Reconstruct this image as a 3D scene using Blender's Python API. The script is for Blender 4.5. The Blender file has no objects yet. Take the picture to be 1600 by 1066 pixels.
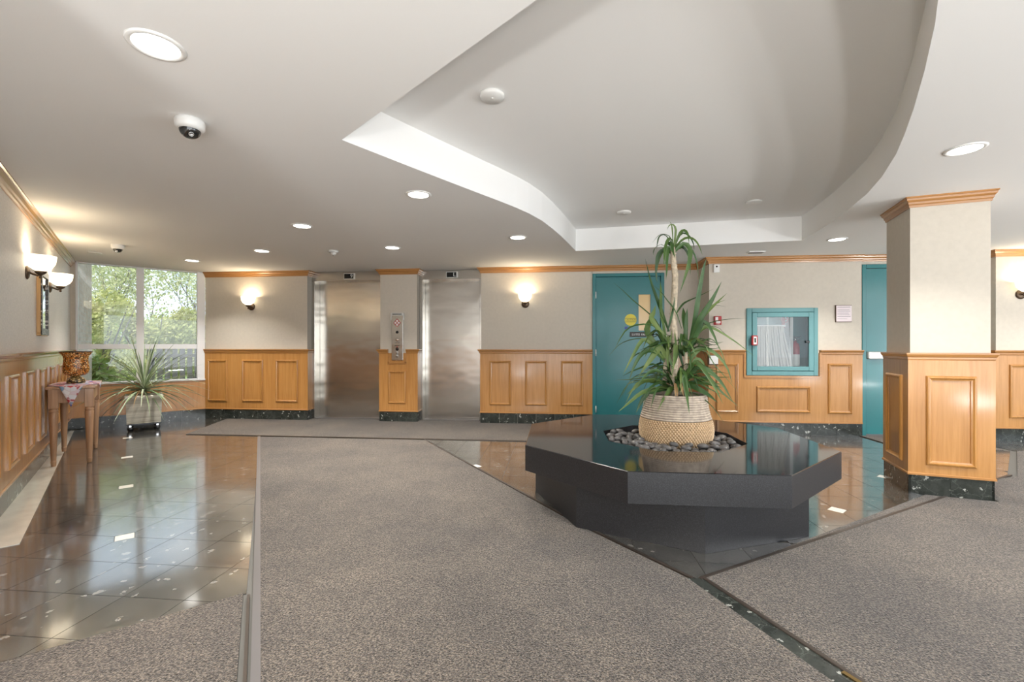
import bpy, bmesh, math, random
from mathutils import Vector, Matrix
S = bpy.context.scene
COL = S.collection
RAD = math.radians
R = random.Random(7)

# ------------------------------------------------------------ camera, sky, sun, exposure
CAM_H = 1.2
YAW = math.atan(68 / 706.0)
cd = bpy.data.cameras.new('camera')
cam = bpy.data.objects.new('camera', cd); COL.objects.link(cam)
cam.location = (0, 0, CAM_H); cam.rotation_euler = (RAD(90), 0, YAW)
cd.sensor_width = 36.0; cd.lens = 706 / 1600 * 36; cd.shift_y = 7 / 1600; cd.clip_start = 0.05; cd.clip_end = 300
S.camera = cam
vs = S.view_settings
vs.view_transform = 'Standard'; vs.look = 'None'; vs.gamma = 1.0; vs.use_curve_mapping = False
vs.exposure = 0.72
S.cycles.max_bounces = 10; S.cycles.diffuse_bounces = 6; S.cycles.glossy_bounces = 4
S.cycles.transmission_bounces = 6; S.cycles.transparent_max_bounces = 12
S.cycles.sample_clamp_indirect = 6.0
S.cycles.caustics_reflective = False; S.cycles.caustics_refractive = False

SKY_STRENGTH = 1.15
SUN_STRENGTH = 2.8
DOWNLIGHT_W = 17.0
SCONCE_W = 3.6
GLAZING_W = 110.0
CEILING_FILL_W = 108.0

w = bpy.data.worlds.new('sky'); S.world = w; w.use_nodes = True
nt = w.node_tree; nt.nodes.clear()
out = nt.nodes.new('ShaderNodeOutputWorld'); bg = nt.nodes.new('ShaderNodeBackground')
tc = nt.nodes.new('ShaderNodeTexCoord'); sx = nt.nodes.new('ShaderNodeSeparateXYZ')
cr = nt.nodes.new('ShaderNodeValToRGB'); nz = nt.nodes.new('ShaderNodeTexNoise'); mx = nt.nodes.new('ShaderNodeMix')
mx.data_type = 'RGBA'
nt.links.new(tc.outputs['Generated'], sx.inputs[0]); nt.links.new(sx.outputs['Z'], cr.inputs[0])
cr.color_ramp.elements[0].position = 0.0; cr.color_ramp.elements[0].color = (0.74, 0.86, 0.99, 1)
cr.color_ramp.elements[1].position = 0.8; cr.color_ramp.elements[1].color = (0.50, 0.68, 0.95, 1)
nz.inputs['Scale'].default_value = 3.0; nz.inputs['Detail'].default_value = 5
nt.links.new(tc.outputs['Generated'], nz.inputs['Vector'])
c2 = nt.nodes.new('ShaderNodeValToRGB'); c2.color_ramp.elements[0].position = .45; c2.color_ramp.elements[1].position = .65
nt.links.new(nz.outputs[0], c2.inputs[0]); nt.links.new(c2.outputs[0], mx.inputs[0])
nt.links.new(cr.outputs[0], mx.inputs[6]); mx.inputs[7].default_value = (0.90, 0.95, 1.0, 1)
nt.links.new(mx.outputs[2], bg.inputs[0]); bg.inputs[1].default_value = SKY_STRENGTH
nt.links.new(bg.outputs[0], out.inputs[0])

sd = bpy.data.lights.new('sun', 'SUN'); sd.energy = SUN_STRENGTH; sd.angle = RAD(2); sd.color = (1, .95, .87)
so = bpy.data.objects.new('sun', sd); COL.objects.link(so)
so.rotation_euler = Vector((-0.42, 0.62, -1.25)).to_track_quat('-Z', 'Y').to_euler()

def area_light(name, loc, direction, sx_, sy_, watts, color=(1, 1, 1)):
    l = bpy.data.lights.new(name, 'AREA'); l.shape = 'RECTANGLE'; l.size = sx_; l.size_y = sy_; l.energy = watts; l.color = color
    o = bpy.data.objects.new(name, l); COL.objects.link(o); o.location = loc
    o.rotation_euler = Vector(direction).to_track_quat('-Z', 'Z').to_euler()
    return o
# daylight entering through the glazed entrance front behind the camera and the glazed right side
area_light('entrance_daylight', (3.2, -2.9, 1.3), (0, 1, 0.12), 9.0, 2.0, GLAZING_W, (.93, .97, 1))
area_light('side_daylight', (8.35, 1.4, 1.3), (-1, 0, 0.12), 7.0, 2.0, GLAZING_W * 1.5, (.84, .92, 1))

# fill lights added out of view near the floor to brighten the ceiling
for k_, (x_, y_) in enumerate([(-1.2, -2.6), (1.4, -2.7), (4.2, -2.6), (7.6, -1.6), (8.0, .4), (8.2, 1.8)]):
    l_ = area_light('ceiling_fill', (x_, y_, .2), (0, .001, 1), .5, .5, CEILING_FILL_W, (1, .985, .965)); l_.data.shape = 'DISK'

# ------------------------------------------------------------ mesh helpers
class MB:
    def __init__(s): s.v = []; s.f = []; s.sm = []
    def add(s, vs_, fs, smooth=False, M=None):
        b = len(s.v)
        for p in vs_:
            p = Vector(p)
            s.v.append(tuple(M @ p) if M is not None else tuple(p))
        for f in fs: s.f.append([b + i for i in f]); s.sm.append(smooth)
        return s
    def box(s, x0, x1, y0, y1, z0, z1, M=None):
        return s.add([(x0, y0, z0), (x1, y0, z0), (x1, y1, z0), (x0, y1, z0), (x0, y0, z1), (x1, y0, z1), (x1, y1, z1), (x0, y1, z1)],
                     [(3, 2, 1, 0), (4, 5, 6, 7), (0, 1, 5, 4), (1, 2, 6, 5), (2, 3, 7, 6), (3, 0, 4, 7)], M=M)
    def bbox(s, x0, x1, y0, y1, z0, z1, b=.004, M=None):
        # box with its long corners chamfered all round (bevel b)
        bm = bmesh.new(); bmesh.ops.create_cube(bm, size=1)
        for v in bm.verts: v.co = ((x0 + x1) / 2 + v.co.x * (x1 - x0), (y0 + y1) / 2 + v.co.y * (y1 - y0), (z0 + z1) / 2 + v.co.z * (z1 - z0))
        bmesh.ops.bevel(bm, geom=list(bm.edges), offset=b, segments=1, affect='EDGES', profile=.5)
        return s.frombm(bm, M)
    def frombm(s, bm, M=None, smooth=False):
        bm.verts.index_update()
        s.add([v.co.copy() for v in bm.verts], [[v.index for v in f.verts] for f in bm.faces], smooth, M); bm.free(); return s
    def prism(s, poly, z0, z1, M=None):
        n = len(poly); a = sum(poly[i][0] * poly[(i + 1) % n][1] - poly[(i + 1) % n][0] * poly[i][1] for i in range(n))
        if a < 0: poly = poly[::-1]
        return s.add([(x, y, z0) for x, y in poly] + [(x, y, z1) for x, y in poly],
                     [list(range(n))[::-1], list(range(n, 2 * n))] + [(i, (i + 1) % n, n + (i + 1) % n, n + i) for i in range(n)], M=M)
    def lathe(s, prof, n=24, M=None, smooth=True, a0=0, a1=2 * math.pi):
        full = abs(a1 - a0 - 2 * math.pi) < 1e-6; m = n if full else n + 1
        vv = []; ff = []
        for r, z in prof:
            for k in range(m):
                a = a0 + (a1 - a0) * k / n; vv.append((r * math.cos(a), r * math.sin(a), z))
        for i in range(len(prof) - 1):
            for k in range(n):
                k2 = (k + 1) % m
                ff.append((i * m + k, i * m + k2, (i + 1) * m + k2, (i + 1) * m + k))
        return s.add(vv, ff, smooth, M)
    def disc(s, r, z, n=24, M=None, up=True):
        f = list(range(n)); f = f if up else f[::-1]
        return s.add([(r * math.cos(2 * math.pi * k / n), r * math.sin(2 * math.pi * k / n), z) for k in range(n)], [f], M=M)
    def tube(s, pts, rad, n=8, M=None, cap=True):
        pts = [Vector(p) for p in pts]; rr = rad if isinstance(rad, (list, tuple)) else [rad] * len(pts)
        vv = []; ff = []; up = Vector((0.13, .21, 1)).normalized()
        for i, p in enumerate(pts):
            t = (pts[min(i + 1, len(pts) - 1)] - pts[max(i - 1, 0)]).normalized()
            u = t.cross(up)
            if u.length < .05: u = t.cross(Vector((1, 0, 0)))
            u.normalize(); q = t.cross(u)
            for k in range(n):
                a = 2 * math.pi * k / n; vv.append(p + (u * math.cos(a) + q * math.sin(a)) * rr[i])
        for i in range(len(pts) - 1):
            for k in range(n):
                ff.append((i * n + k, i * n + (k + 1) % n, (i + 1) * n + (k + 1) % n, (i + 1) * n + k))
        if cap: ff.append(list(range(n))[::-1]); ff.append([(len(pts) - 1) * n + k for k in range(n)])
        return s.add(vv, ff, True, M)
    def sweep(s, prof, path, closed=False):
        # profile of (offset to the left of the path, z), mitred round the corners of a plan path
        P = [Vector((p[0], p[1])) for p in path]; n = len(P); vv = []; m = len(prof)
        for i in range(n):
            d0 = (P[i] - P[i - 1]).normalized() if (i > 0 or closed) else None
            d1 = (P[(i + 1) % n] - P[i]).normalized() if (i < n - 1 or closed) else None
            if d0 is None: d0 = d1
            if d1 is None: d1 = d0
            n0 = Vector((-d0.y, d0.x)); n1 = Vector((-d1.y, d1.x))
            b = (n0 + n1).normalized(); k = 1 / max(.2, b.dot(n0))
            for o, z in prof: q = P[i] + b * (o * k); vv.append((q.x, q.y, z))
        ff = []
        for i in range(n if closed else n - 1):
            j = (i + 1) % n
            for a in range(m):
                c = (a + 1) % m; ff.append((i * m + a, i * m + c, j * m + c, j * m + a))
        if not closed:
            ff.append(list(range(m))); ff.append([(n - 1) * m + a for a in range(m)][::-1])
        return s.add(vv, ff)
    def mesh(s, name, mats, fix=True):
        me = bpy.data.meshes.new(name); me.from_pydata(s.v, [], s.f)
        if fix:
            bm = bmesh.new(); bm.from_mesh(me); bmesh.ops.recalc_face_normals(bm, faces=bm.faces); bm.to_mesh(me); bm.free()
        if any(s.sm):
            for p, q in zip(me.polygons, s.sm): p.use_smooth = q
        me.materials.append(mats); me.update(); return me
    def obj(s, name, mat, parent=None, loc=None, rotz=0, fix=True):
        o = bpy.data.objects.new(name, s.mesh(name, mat, fix)); COL.objects.link(o)
        if loc is not None: o.location = loc
        o.rotation_euler = (0, 0, rotz)
        if parent is not None: o.parent = parent
        return o

def put(name, me, parent=None, loc=(0, 0, 0)):
    o = bpy.data.objects.new(name, me); COL.objects.link(o); o.location = loc
    if parent is not None: o.parent = parent
    return o
def tag(o, label, cat, group=None):
    o['label'] = label; o['category'] = cat
    if group: o['group'] = group
    return o
def thing(name, label, cat, loc=(0, 0, 0), rotz=0, group=None):
    o = bpy.data.objects.new(name, None); COL.objects.link(o); o.empty_display_size = .1
    o.location = loc; o.rotation_euler = (0, 0, rotz)
    return tag(o, label, cat, group)
def structure(o): o['kind'] = 'structure'; return o
def stuff(o): o['kind'] = 'stuff'; return o
def clone(o, loc=None, rotz=None, label=None):
    def rec(a, par):
        c = a.copy(); COL.objects.link(c)
        if par is not None: c.parent = par
        for ch in a.children: rec(ch, c)
        return c
    c = rec(o, None)
    if loc is not None: c.location = loc
    if rotz is not None: c.rotation_euler = (0, 0, rotz)
    if label: c['label'] = label
    return c
def text_part(name, body, size, mat, parent, M, align='CENTER', depth=.0006):
    cu = bpy.data.curves.new(name, 'FONT'); cu.body = body; cu.size = size; cu.align_x = align; cu.align_y = 'CENTER'; cu.extrude = depth; cu.resolution_u = 3
    t = bpy.data.objects.new(name, cu); COL.objects.link(t)
    dg = bpy.context.evaluated_depsgraph_get(); dg.update()
    me = bpy.data.meshes.new_from_object(t.evaluated_get(dg)); bpy.data.objects.remove(t)
    me.transform(M); me.materials.clear(); me.materials.append(mat)
    o = bpy.data.objects.new(name, me); COL.objects.link(o); o.parent = parent
    return o

# ------------------------------------------------------------ materials
def newmat(name):
    m = bpy.data.materials.new(name); m.use_nodes = True
    return m, m.node_tree, m.node_tree.nodes['Principled BSDF']
def N(nt, t, **kw):
    n = nt.nodes.new(t)
    for k, v in kw.items():
        if k in n.inputs: n.inputs[k].default_value = v
        else: setattr(n, k, v)
    return n
def pbr(name, col, rough=.5, metal=0, coat=0, spec=.5, var=0, vscale=8, bump=0, bscale=60, emit=None, es=0, sheen=0):
    m, nt, b = newmat(name); b.inputs['Roughness'].default_value = rough; b.inputs['Metallic'].default_value = metal
    b.inputs['Coat Weight'].default_value = coat; b.inputs['Coat Roughness'].default_value = .08; b.inputs['Specular IOR Level'].default_value = spec
    b.inputs['Sheen Weight'].default_value = sheen
    g = N(nt, 'ShaderNodeNewGeometry')
    n = N(nt, 'ShaderNodeTexNoise', Scale=vscale, Detail=4.0); nt.links.new(g.outputs['Position'], n.inputs['Vector'])
    r = N(nt, 'ShaderNodeValToRGB')
    r.color_ramp.elements[0].position = .3; r.color_ramp.elements[1].position = .7
    r.color_ramp.elements[0].color = tuple(c * (1 - var) for c in col) + (1,); r.color_ramp.elements[1].color = tuple(min(1, c * (1 + var)) for c in col) + (1,)
    nt.links.new(n.outputs[0], r.inputs[0]); nt.links.new(r.outputs[0], b.inputs['Base Color'])
    if bump:
        n2 = N(nt, 'ShaderNodeTexNoise', Scale=bscale, Detail=3.0); nt.links.new(g.outputs['Position'], n2.inputs['Vector'])
        bp = N(nt, 'ShaderNodeBump', Strength=bump, Distance=.004); nt.links.new(n2.outputs[0], bp.inputs['Height']); nt.links.new(bp.outputs[0], b.inputs['Normal'])
    if emit: b.inputs['Emission Color'].default_value = emit + (1,); b.inputs['Emission Strength'].default_value = es
    return m
def wood(name, dark, light, vertical=True, rough=.38, coat=.35, scale=1.0):
    m, nt, b = newmat(name)
    g = N(nt, 'ShaderNodeNewGeometry'); mp = N(nt, 'ShaderNodeMapping')
    mp.inputs['Scale'].default_value = (34 * scale, 34 * scale, 1.6 * scale) if vertical else (1.6 * scale, 1.6 * scale, 46 * scale)
    nt.links.new(g.outputs['Position'], mp.inputs[0])
    n = N(nt, 'ShaderNodeTexNoise', Scale=1.0, Detail=6.0, Roughness=.65, Distortion=.6); nt.links.new(mp.outputs[0], n.inputs['Vector'])
    n3 = N(nt, 'ShaderNodeTexNoise', Scale=1.7, Detail=2.0); nt.links.new(g.outputs['Position'], n3.inputs['Vector'])
    r = N(nt, 'ShaderNodeValToRGB'); e = r.color_ramp.elements
    e[0].position = .33; e[0].color = dark + (1,); e[1].position = .6; e[1].color = light + (1,)
    nt.links.new(n.outputs[0], r.inputs[0])
    mx = N(nt, 'ShaderNodeMix', data_type='RGBA', blend_type='MULTIPLY'); mx.inputs[0].default_value = .35
    r2 = N(nt, 'ShaderNodeValToRGB'); r2.color_ramp.elements[0].color = (.72, .66, .6, 1); r2.color_ramp.elements[1].color = (1, 1, 1, 1)
    r2.color_ramp.elements[0].position = .35; r2.color_ramp.elements[1].position = .65
    nt.links.new(n3.outputs[0], r2.inputs[0]); nt.links.new(r.outputs[0], mx.inputs[6]); nt.links.new(r2.outputs[0], mx.inputs[7])
    nt.links.new(mx.outputs[2], b.inputs['Base Color'])
    bp = N(nt, 'ShaderNodeBump', Strength=.08, Distance=.002); nt.links.new(n.outputs[0], bp.inputs['Height']); nt.links.new(bp.outputs[0], b.inputs['Normal'])
    b.inputs['Roughness'].default_value = rough; b.inputs['Coat Weight'].default_value = coat; b.inputs['Coat Roughness'].default_value = .12
    return m
def lacquer(src, name):
    m = src.copy(); m.name = name; b = m.node_tree.nodes['Principled BSDF']
    b.inputs['Coat Weight'].default_value = 1.0; b.inputs['Coat IOR'].default_value = 1.8; b.inputs['Coat Roughness'].default_value = .13; return m
def marble(name, base, chip, vein, rough=.1, amount=.5, coat=0.0, scale=1.0):
    m, nt, b = newmat(name)
    g = N(nt, 'ShaderNodeNewGeometry'); oi = N(nt, 'ShaderNodeObjectInfo')
    ml = N(nt, 'ShaderNodeVectorMath', operation='SCALE'); ml.inputs['Scale'].default_value = 7.3
    nt.links.new(oi.outputs['Random'], ml.inputs[0]); 
    ad = N(nt, 'ShaderNodeVectorMath', operation='ADD'); nt.links.new(g.outputs['Position'], ad.inputs[0]); nt.links.new(ml.outputs[0], ad.inputs[1])
    nd = N(nt, 'ShaderNodeTexNoise', Scale=9.0 * scale, Detail=5.0, Roughness=.7); nt.links.new(ad.outputs[0], nd.inputs['Vector'])
    # warped coordinates
    sc = N(nt, 'ShaderNodeVectorMath', operation='SCALE'); sc.inputs['Scale'].default_value = .16 / scale; nt.links.new(nd.outputs['Color'], sc.inputs[0])
    wv = N(nt, 'ShaderNodeVectorMath', operation='ADD'); nt.links.new(ad.outputs[0], wv.inputs[0]); nt.links.new(sc.outputs[0], wv.inputs[1])
    v = N(nt, 'ShaderNodeTexVoronoi', Scale=26.0 * scale, feature='F1'); nt.links.new(wv.outputs[0], v.inputs['Vector'])
    sep = N(nt, 'ShaderNodeSeparateColor'); nt.links.new(v.outputs['Color'], sep.inputs[0])
    # a few cells become pale chips, smaller than their cell
    gt = N(nt, 'ShaderNodeMath', operation='GREATER_THAN'); gt.inputs[1].default_value = 1 - .13 * amount; nt.links.new(sep.outputs[0], gt.inputs[0])
    lt = N(nt, 'ShaderNodeMath', operation='LESS_THAN'); lt.inputs[1].default_value = .42; nt.links.new(v.outputs['Distance'], lt.inputs[0])
    ch = N(nt, 'ShaderNodeMath', operation='MULTIPLY'); nt.links.new(gt.outputs[0], ch.inputs[0]); nt.links.new(lt.outputs[0], ch.inputs[1])
    nb = N(nt, 'ShaderNodeTexNoise', Scale=5.0 * scale, Detail=8.0, Roughness=.72); nt.links.new(wv.outputs[0], nb.inputs['Vector'])
    r = N(nt, 'ShaderNodeValToRGB'); e = r.color_ramp.elements
    e[0].position = .35; e[0].color = tuple(c * .55 for c in base) + (1,); e[1].position = .68; e[1].color = tuple(c * 1.8 for c in base) + (1,)
    nt.links.new(nb.outputs[0], r.inputs[0])
    # thin veins
    v2 = N(nt, 'ShaderNodeTexVoronoi', Scale=6.0 * scale, feature='DISTANCE_TO_EDGE'); nt.links.new(wv.outputs[0], v2.inputs['Vector'])
    r2 = N(nt, 'ShaderNodeValToRGB'); r2.color_ramp.elements[0].position = 0; r2.color_ramp.elements[0].color = (.5, .5, .5, 1); r2.color_ramp.elements[1].position = .02; r2.color_ramp.elements[1].color = (0, 0, 0, 1)
    nt.links.new(v2.outputs[0], r2.inputs[0])
    m1 = N(nt, 'ShaderNodeMix', data_type='RGBA'); nt.links.new(r2.outputs[0], m1.inputs[0]); nt.links.new(r.outputs[0], m1.inputs[6]); m1.inputs[7].default_value = vein + (1,)
    m2 = N(nt, 'ShaderNodeMix', data_type='RGBA'); nt.links.new(ch.outputs[0], m2.inputs[0]); nt.links.new(m1.outputs[2], m2.inputs[6]); m2.inputs[7].default_value = chip + (1,)
    nt.links.new(m2.outputs[2], b.inputs['Base Color'])
    b.inputs['Roughness'].default_value = rough; b.inputs['Coat Weight'].default_value = coat; b.inputs['Coat Roughness'].default_value = .09; b.inputs['Coat IOR'].default_value = 2.5
    return m
def carpet_mat():
    m, nt, b = newmat('carpet_pile'); g = N(nt, 'ShaderNodeNewGeometry')
    n = N(nt, 'ShaderNodeTexNoise', Scale=125.0, Detail=3.0, Roughness=.8); n2 = N(nt, 'ShaderNodeTexNoise', Scale=1.6, Detail=5.0, Roughness=.65)
    v = N(nt, 'ShaderNodeTexVoronoi', Scale=170.0)
    for q in (n, n2, v): nt.links.new(g.outputs['Position'], q.inputs['Vector'])
    r = N(nt, 'ShaderNodeValToRGB'); e = r.color_ramp.elements
    e[0].position = .38; e[0].color = (.015, .012, .010, 1); e[1].position = .64; e[1].color = (.245, .204, .166, 1)
    k = e.new(.5); k.color = (.074, .061, .051, 1)
    nt.links.new(n.outputs[0], r.inputs[0])
    r2 = N(nt, 'ShaderNodeValToRGB'); r2.color_ramp.elements[0].position = .35; r2.color_ramp.elements[0].color = (.70, .70, .72, 1); r2.color_ramp.elements[1].position = .65; r2.color_ramp.elements[1].color = (1.14, 1.13, 1.09, 1)
    nt.links.new(n2.outputs[0], r2.inputs[0])
    mx = N(nt, 'ShaderNodeMix', data_type='RGBA', blend_type='MULTIPLY'); mx.inputs[0].default_value = 1
    nt.links.new(r.outputs[0], mx.inputs[6]); nt.links.new(r2.outputs[0], mx.inputs[7]); nt.links.new(mx.outputs[2], b.inputs['Base Color'])
    bp = N(nt, 'ShaderNodeBump', Strength=.7, Distance=.006); nt.links.new(v.outputs['Distance'], bp.inputs['Height']); nt.links.new(bp.outputs[0], b.inputs['Normal'])
    b.inputs['Roughness'].default_value = .95; b.inputs['Specular IOR Level'].default_value = .1; b.inputs['Sheen Weight'].default_value = .25
    return m
def steel_mat():
    m, nt, b = newmat('brushed_steel'); g = N(nt, 'ShaderNodeNewGeometry'); mp = N(nt, 'ShaderNodeMapping'); mp.inputs['Scale'].default_value = (3, 3, 260)
    nt.links.new(g.outputs['Position'], mp.inputs[0]); n = N(nt, 'ShaderNodeTexNoise', Scale=1.0, Detail=2.0); nt.links.new(mp.outputs[0], n.inputs['Vector'])
    n2 = N(nt, 'ShaderNodeTexNoise', Scale=2.2, Detail=1.0); mp2 = N(nt, 'ShaderNodeMapping'); mp2.inputs['Scale'].default_value = (1.2, 1, 2.2)
    nt.links.new(g.outputs['Position'], mp2.inputs[0]); nt.links.new(mp2.outputs[0], n2.inputs['Vector'])
    bp = N(nt, 'ShaderNodeBump', Strength=.12, Distance=.001); nt.links.new(n.outputs[0], bp.inputs['Height'])
    bp2 = N(nt, 'ShaderNodeBump', Strength=.25, Distance=.02); nt.links.new(n2.outputs[0], bp2.inputs['Height']); nt.links.new(bp.outputs[0], bp2.inputs['Normal']); nt.links.new(bp2.outputs[0], b.inputs['Normal'])
    b.inputs['Base Color'].default_value = (.6, .575, .53, 1); b.inputs['Metallic'].default_value = 1; b.inputs['Roughness'].default_value = .24
    b.inputs['Anisotropic'].default_value = .5
    return m
def granite_mat():
    m, nt, b = newmat('black_granite'); g = N(nt, 'ShaderNodeNewGeometry')
    n = N(nt, 'ShaderNodeTexNoise', Scale=210.0, Detail=2.0); nt.links.new(g.outputs['Position'], n.inputs['Vector'])
    r = N(nt, 'ShaderNodeValToRGB'); e = r.color_ramp.elements
    e[0].position = .45; e[0].color = (.006, .006, .007, 1); e[1].position = .74; e[1].color = (.034, .034, .039, 1)
    nt.links.new(n.outputs[0], r.inputs[0]); nt.links.new(r.outputs[0], b.inputs['Base Color'])
    b.inputs['IOR'].default_value = 1.6
    sp = N(nt, 'ShaderNodeSeparateXYZ'); nt.links.new(g.outputs['True Normal'], sp.inputs[0])      # polished top, honed sides
    mr = N(nt, 'ShaderNodeMapRange'); mr.inputs['From Min'].default_value = .3; mr.inputs['From Max'].default_value = .8; mr.inputs['To Min'].default_value = .42; mr.inputs['To Max'].default_value = .07
    nt.links.new(sp.outputs[2], mr.inputs[0]); nt.links.new(mr.outputs[0], b.inputs['Roughness'])
    return m
def glass_mat(name, tint=(1, 1, 1), ior=1.5, rough=0.0):
    m = bpy.data.materials.new(name); m.use_nodes = True; nt = m.node_tree; nt.nodes.clear()
    o = nt.nodes.new('ShaderNodeOutputMaterial'); t = nt.nodes.new('ShaderNodeBsdfTransparent'); t.inputs[0].default_value = tint + (1,)
    gl = nt.nodes.new('ShaderNodeBsdfGlossy'); gl.inputs['Roughness'].default_value = rough
    f = nt.nodes.new('ShaderNodeFresnel'); f.inputs[0].default_value = ior; mx = nt.nodes.new('ShaderNodeMixShader')
    nt.links.new(f.outputs[0], mx.inputs[0]); nt.links.new(t.outputs[0], mx.inputs[1]); nt.links.new(gl.outputs[0], mx.inputs[2]); nt.links.new(mx.outputs[0], o.inputs[0])
    return m
def leaf_mat(name, a, b_, c, trans=.25, rough=.4):
    m, nt, b = newmat(name); oi = N(nt, 'ShaderNodeObjectInfo'); g = N(nt, 'ShaderNodeNewGeometry')
    n = N(nt, 'ShaderNodeTexNoise', Scale=9.0, Detail=2.0); nt.links.new(g.outputs['Position'], n.inputs['Vector'])
    ad = N(nt, 'ShaderNodeMath', operation='ADD'); nt.links.new(oi.outputs['Random'], ad.inputs[0]); nt.links.new(n.outputs[0], ad.inputs[1])
    hf = N(nt, 'ShaderNodeMath', operation='MULTIPLY'); hf.inputs[1].default_value = .5; nt.links.new(ad.outputs[0], hf.inputs[0])
    r = N(nt, 'ShaderNodeValToRGB'); e = r.color_ramp.elements
    e[0].position = .2; e[0].color = a + (1,); e[1].position = .8; e[1].color = c + (1,); k = e.new(.5); k.color = b_ + (1,)
    nt.links.new(hf.outputs[0], r.inputs[0]); nt.links.new(r.outputs[0], b.inputs['Base Color']); b.inputs['Roughness'].default_value = rough
    t = N(nt, 'ShaderNodeBsdfTranslucent'); nt.links.new(r.outputs[0], t.inputs[0]); mx = N(nt, 'ShaderNodeMixShader'); mx.inputs[0].default_value = trans
    nt.links.new(b.outputs[0], mx.inputs[1]); nt.links.new(t.outputs[0], mx.inputs[2]); nt.links.new(mx.outputs[0], nt.nodes['Material Output'].inputs[0])
    return m
def foliage_mat(name, a, c):
    m, nt, b = newmat(name); g = N(nt, 'ShaderNodeNewGeometry'); n = N(nt, 'ShaderNodeTexWhiteNoise'); 
    v = N(nt, 'ShaderNodeTexNoise', Scale=2.5, Detail=6.0, Roughness=.8); nt.links.new(g.outputs['Position'], v.inputs['Vector'])
    r = N(nt, 'ShaderNodeValToRGB'); r.color_ramp.elements[0].position = .3; r.color_ramp.elements[1].position = .7
    r.color_ramp.elements[0].color = a + (1,); r.color_ramp.elements[1].color = c + (1,)
    nt.links.new(v.outputs[0], r.inputs[0]); nt.links.new(r.outputs[0], b.inputs['Base Color']); b.inputs['Roughness'].default_value = .7
    t = N(nt, 'ShaderNodeBsdfTranslucent'); nt.links.new(r.outputs[0], t.inputs[0]); mx = N(nt, 'ShaderNodeMixShader'); mx.inputs[0].default_value = .4
    nt.links.new(b.outputs[0], mx.inputs[1]); nt.links.new(t.outputs[0], mx.inputs[2]); nt.links.new(mx.outputs[0], nt.nodes['Material Output'].inputs[0])
    return m
def cell_mat(name, cols, scale, grout=(.02, .015, .01), gw=.06, rough=.3, emit=0, coord='Object'):
    m, nt, b = newmat(name); tcn = N(nt, 'ShaderNodeTexCoord')
    v = N(nt, 'ShaderNodeTexVoronoi', Scale=scale); ve = N(nt, 'ShaderNodeTexVoronoi', Scale=scale, feature='DISTANCE_TO_EDGE')
    for q in (v, ve): nt.links.new(tcn.outputs[coord], q.inputs['Vector'])
    sp = N(nt, 'ShaderNodeSeparateColor'); nt.links.new(v.outputs['Color'], sp.inputs[0])
    r = N(nt, 'ShaderNodeValToRGB'); r.color_ramp.interpolation = 'CONSTANT'; e = r.color_ramp.elements
    e[0].position = 0; e[0].color = cols[0] + (1,); e[1].position = 1 / len(cols); e[1].color = cols[1] + (1,)
    for i in range(2, len(cols)): k = e.new(i / len(cols)); k.color = cols[i] + (1,)
    nt.links.new(sp.outputs[0], r.inputs[0])
    lt = N(nt, 'ShaderNodeMath', operation='LESS_THAN'); lt.inputs[1].default_value = gw; nt.links.new(ve.outputs[0], lt.inputs[0])
    mx = N(nt, 'ShaderNodeMix', data_type='RGBA'); nt.links.new(lt.outputs[0], mx.inputs[0]); nt.links.new(r.outputs[0], mx.inputs[6]); mx.inputs[7].default_value = grout + (1,)
    nt.links.new(mx.outputs[2], b.inputs['Base Color']); b.inputs['Roughness'].default_value = rough
    return m

M_CEIL = pbr('ceiling_paint', (.87, .87, .86), .9, bump=.05, bscale=200, spec=.2)
M_WALL = pbr('beige_wallpaper', (.585, .535, .46), .75, var=.03, vscale=25, bump=.12, bscale=160, spec=.25)
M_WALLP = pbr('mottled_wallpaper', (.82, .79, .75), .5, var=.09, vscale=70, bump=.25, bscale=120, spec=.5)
M_OAK = wood('oak_vertical', (.41, .185, .045), (.51, .252, .076), True, coat=.5)
M_OAKH = wood('oak_horizontal', (.37, .165, .040), (.47, .225, .066), False, coat=.5)
M_OAKM = wood('oak_moulding', (.38, .165, .033), (.47, .225, .055), True, coat=.6)
M_OAKL, M_OAKHL, M_OAKML = lacquer(M_OAK, 'lacquered_oak'), lacquer(M_OAKH, 'lacquered_oak_rail'), lacquer(M_OAKM, 'lacquered_oak_moulding')
M_TBL = wood('table_wood', (.30, .155, .075), (.46, .27, .15), True, rough=.45, coat=.2)
M_TEAL = pbr('teal_paint', (.018, .165, .175), .32, coat=.15, var=.05, vscale=3)
M_TEAL2 = pbr('teal_cabinet_paint', (.10, .265, .28), .4, coat=.1, var=.04, vscale=3)
M_MARB = marble('green_black_marble', (.052, .050, .045), (.24, .23, .21), (.17, .165, .15), rough=.22, coat=.9, amount=.5)
M_MBASE = marble('green_black_marble_skirting', (.030, .034, .030), (.36, .37, .34), (.16, .18, .16), rough=.16, amount=.7, scale=1.2)
M_CREAM = pbr('cream_marble', (.66, .61, .52), .1, coat=.5, var=.08, vscale=7)
M_WHITET = pbr('white_marble', (.75, .71, .64), .15, var=.05)
M_GROUT = pbr('grout', (.12, .115, .105), .8)
M_CARPET = carpet_mat()
M_GRAN = granite_mat()
M_STEEL = steel_mat()
M_BRASS = pbr('brass_strip', (.42, .29, .12), .25, metal=1)
M_DSTRIP = pbr('dark_metal_strip', (.07, .055, .045), .45, metal=.4)
M_GSTRIP = pbr('grey_metal_strip', (.17, .16, .16), .4, metal=.5)
M_WHITE = pbr('white_plastic', (.80, .80, .78), .4)
M_WMET = pbr('white_window_frame', (.78, .78, .79), .4)
M_BLACK = pbr('black_plastic', (.012, .012, .012), .25)
M_DGLASS = pbr('smoked_dome', (.02, .02, .02), .05, coat=.5)
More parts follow.
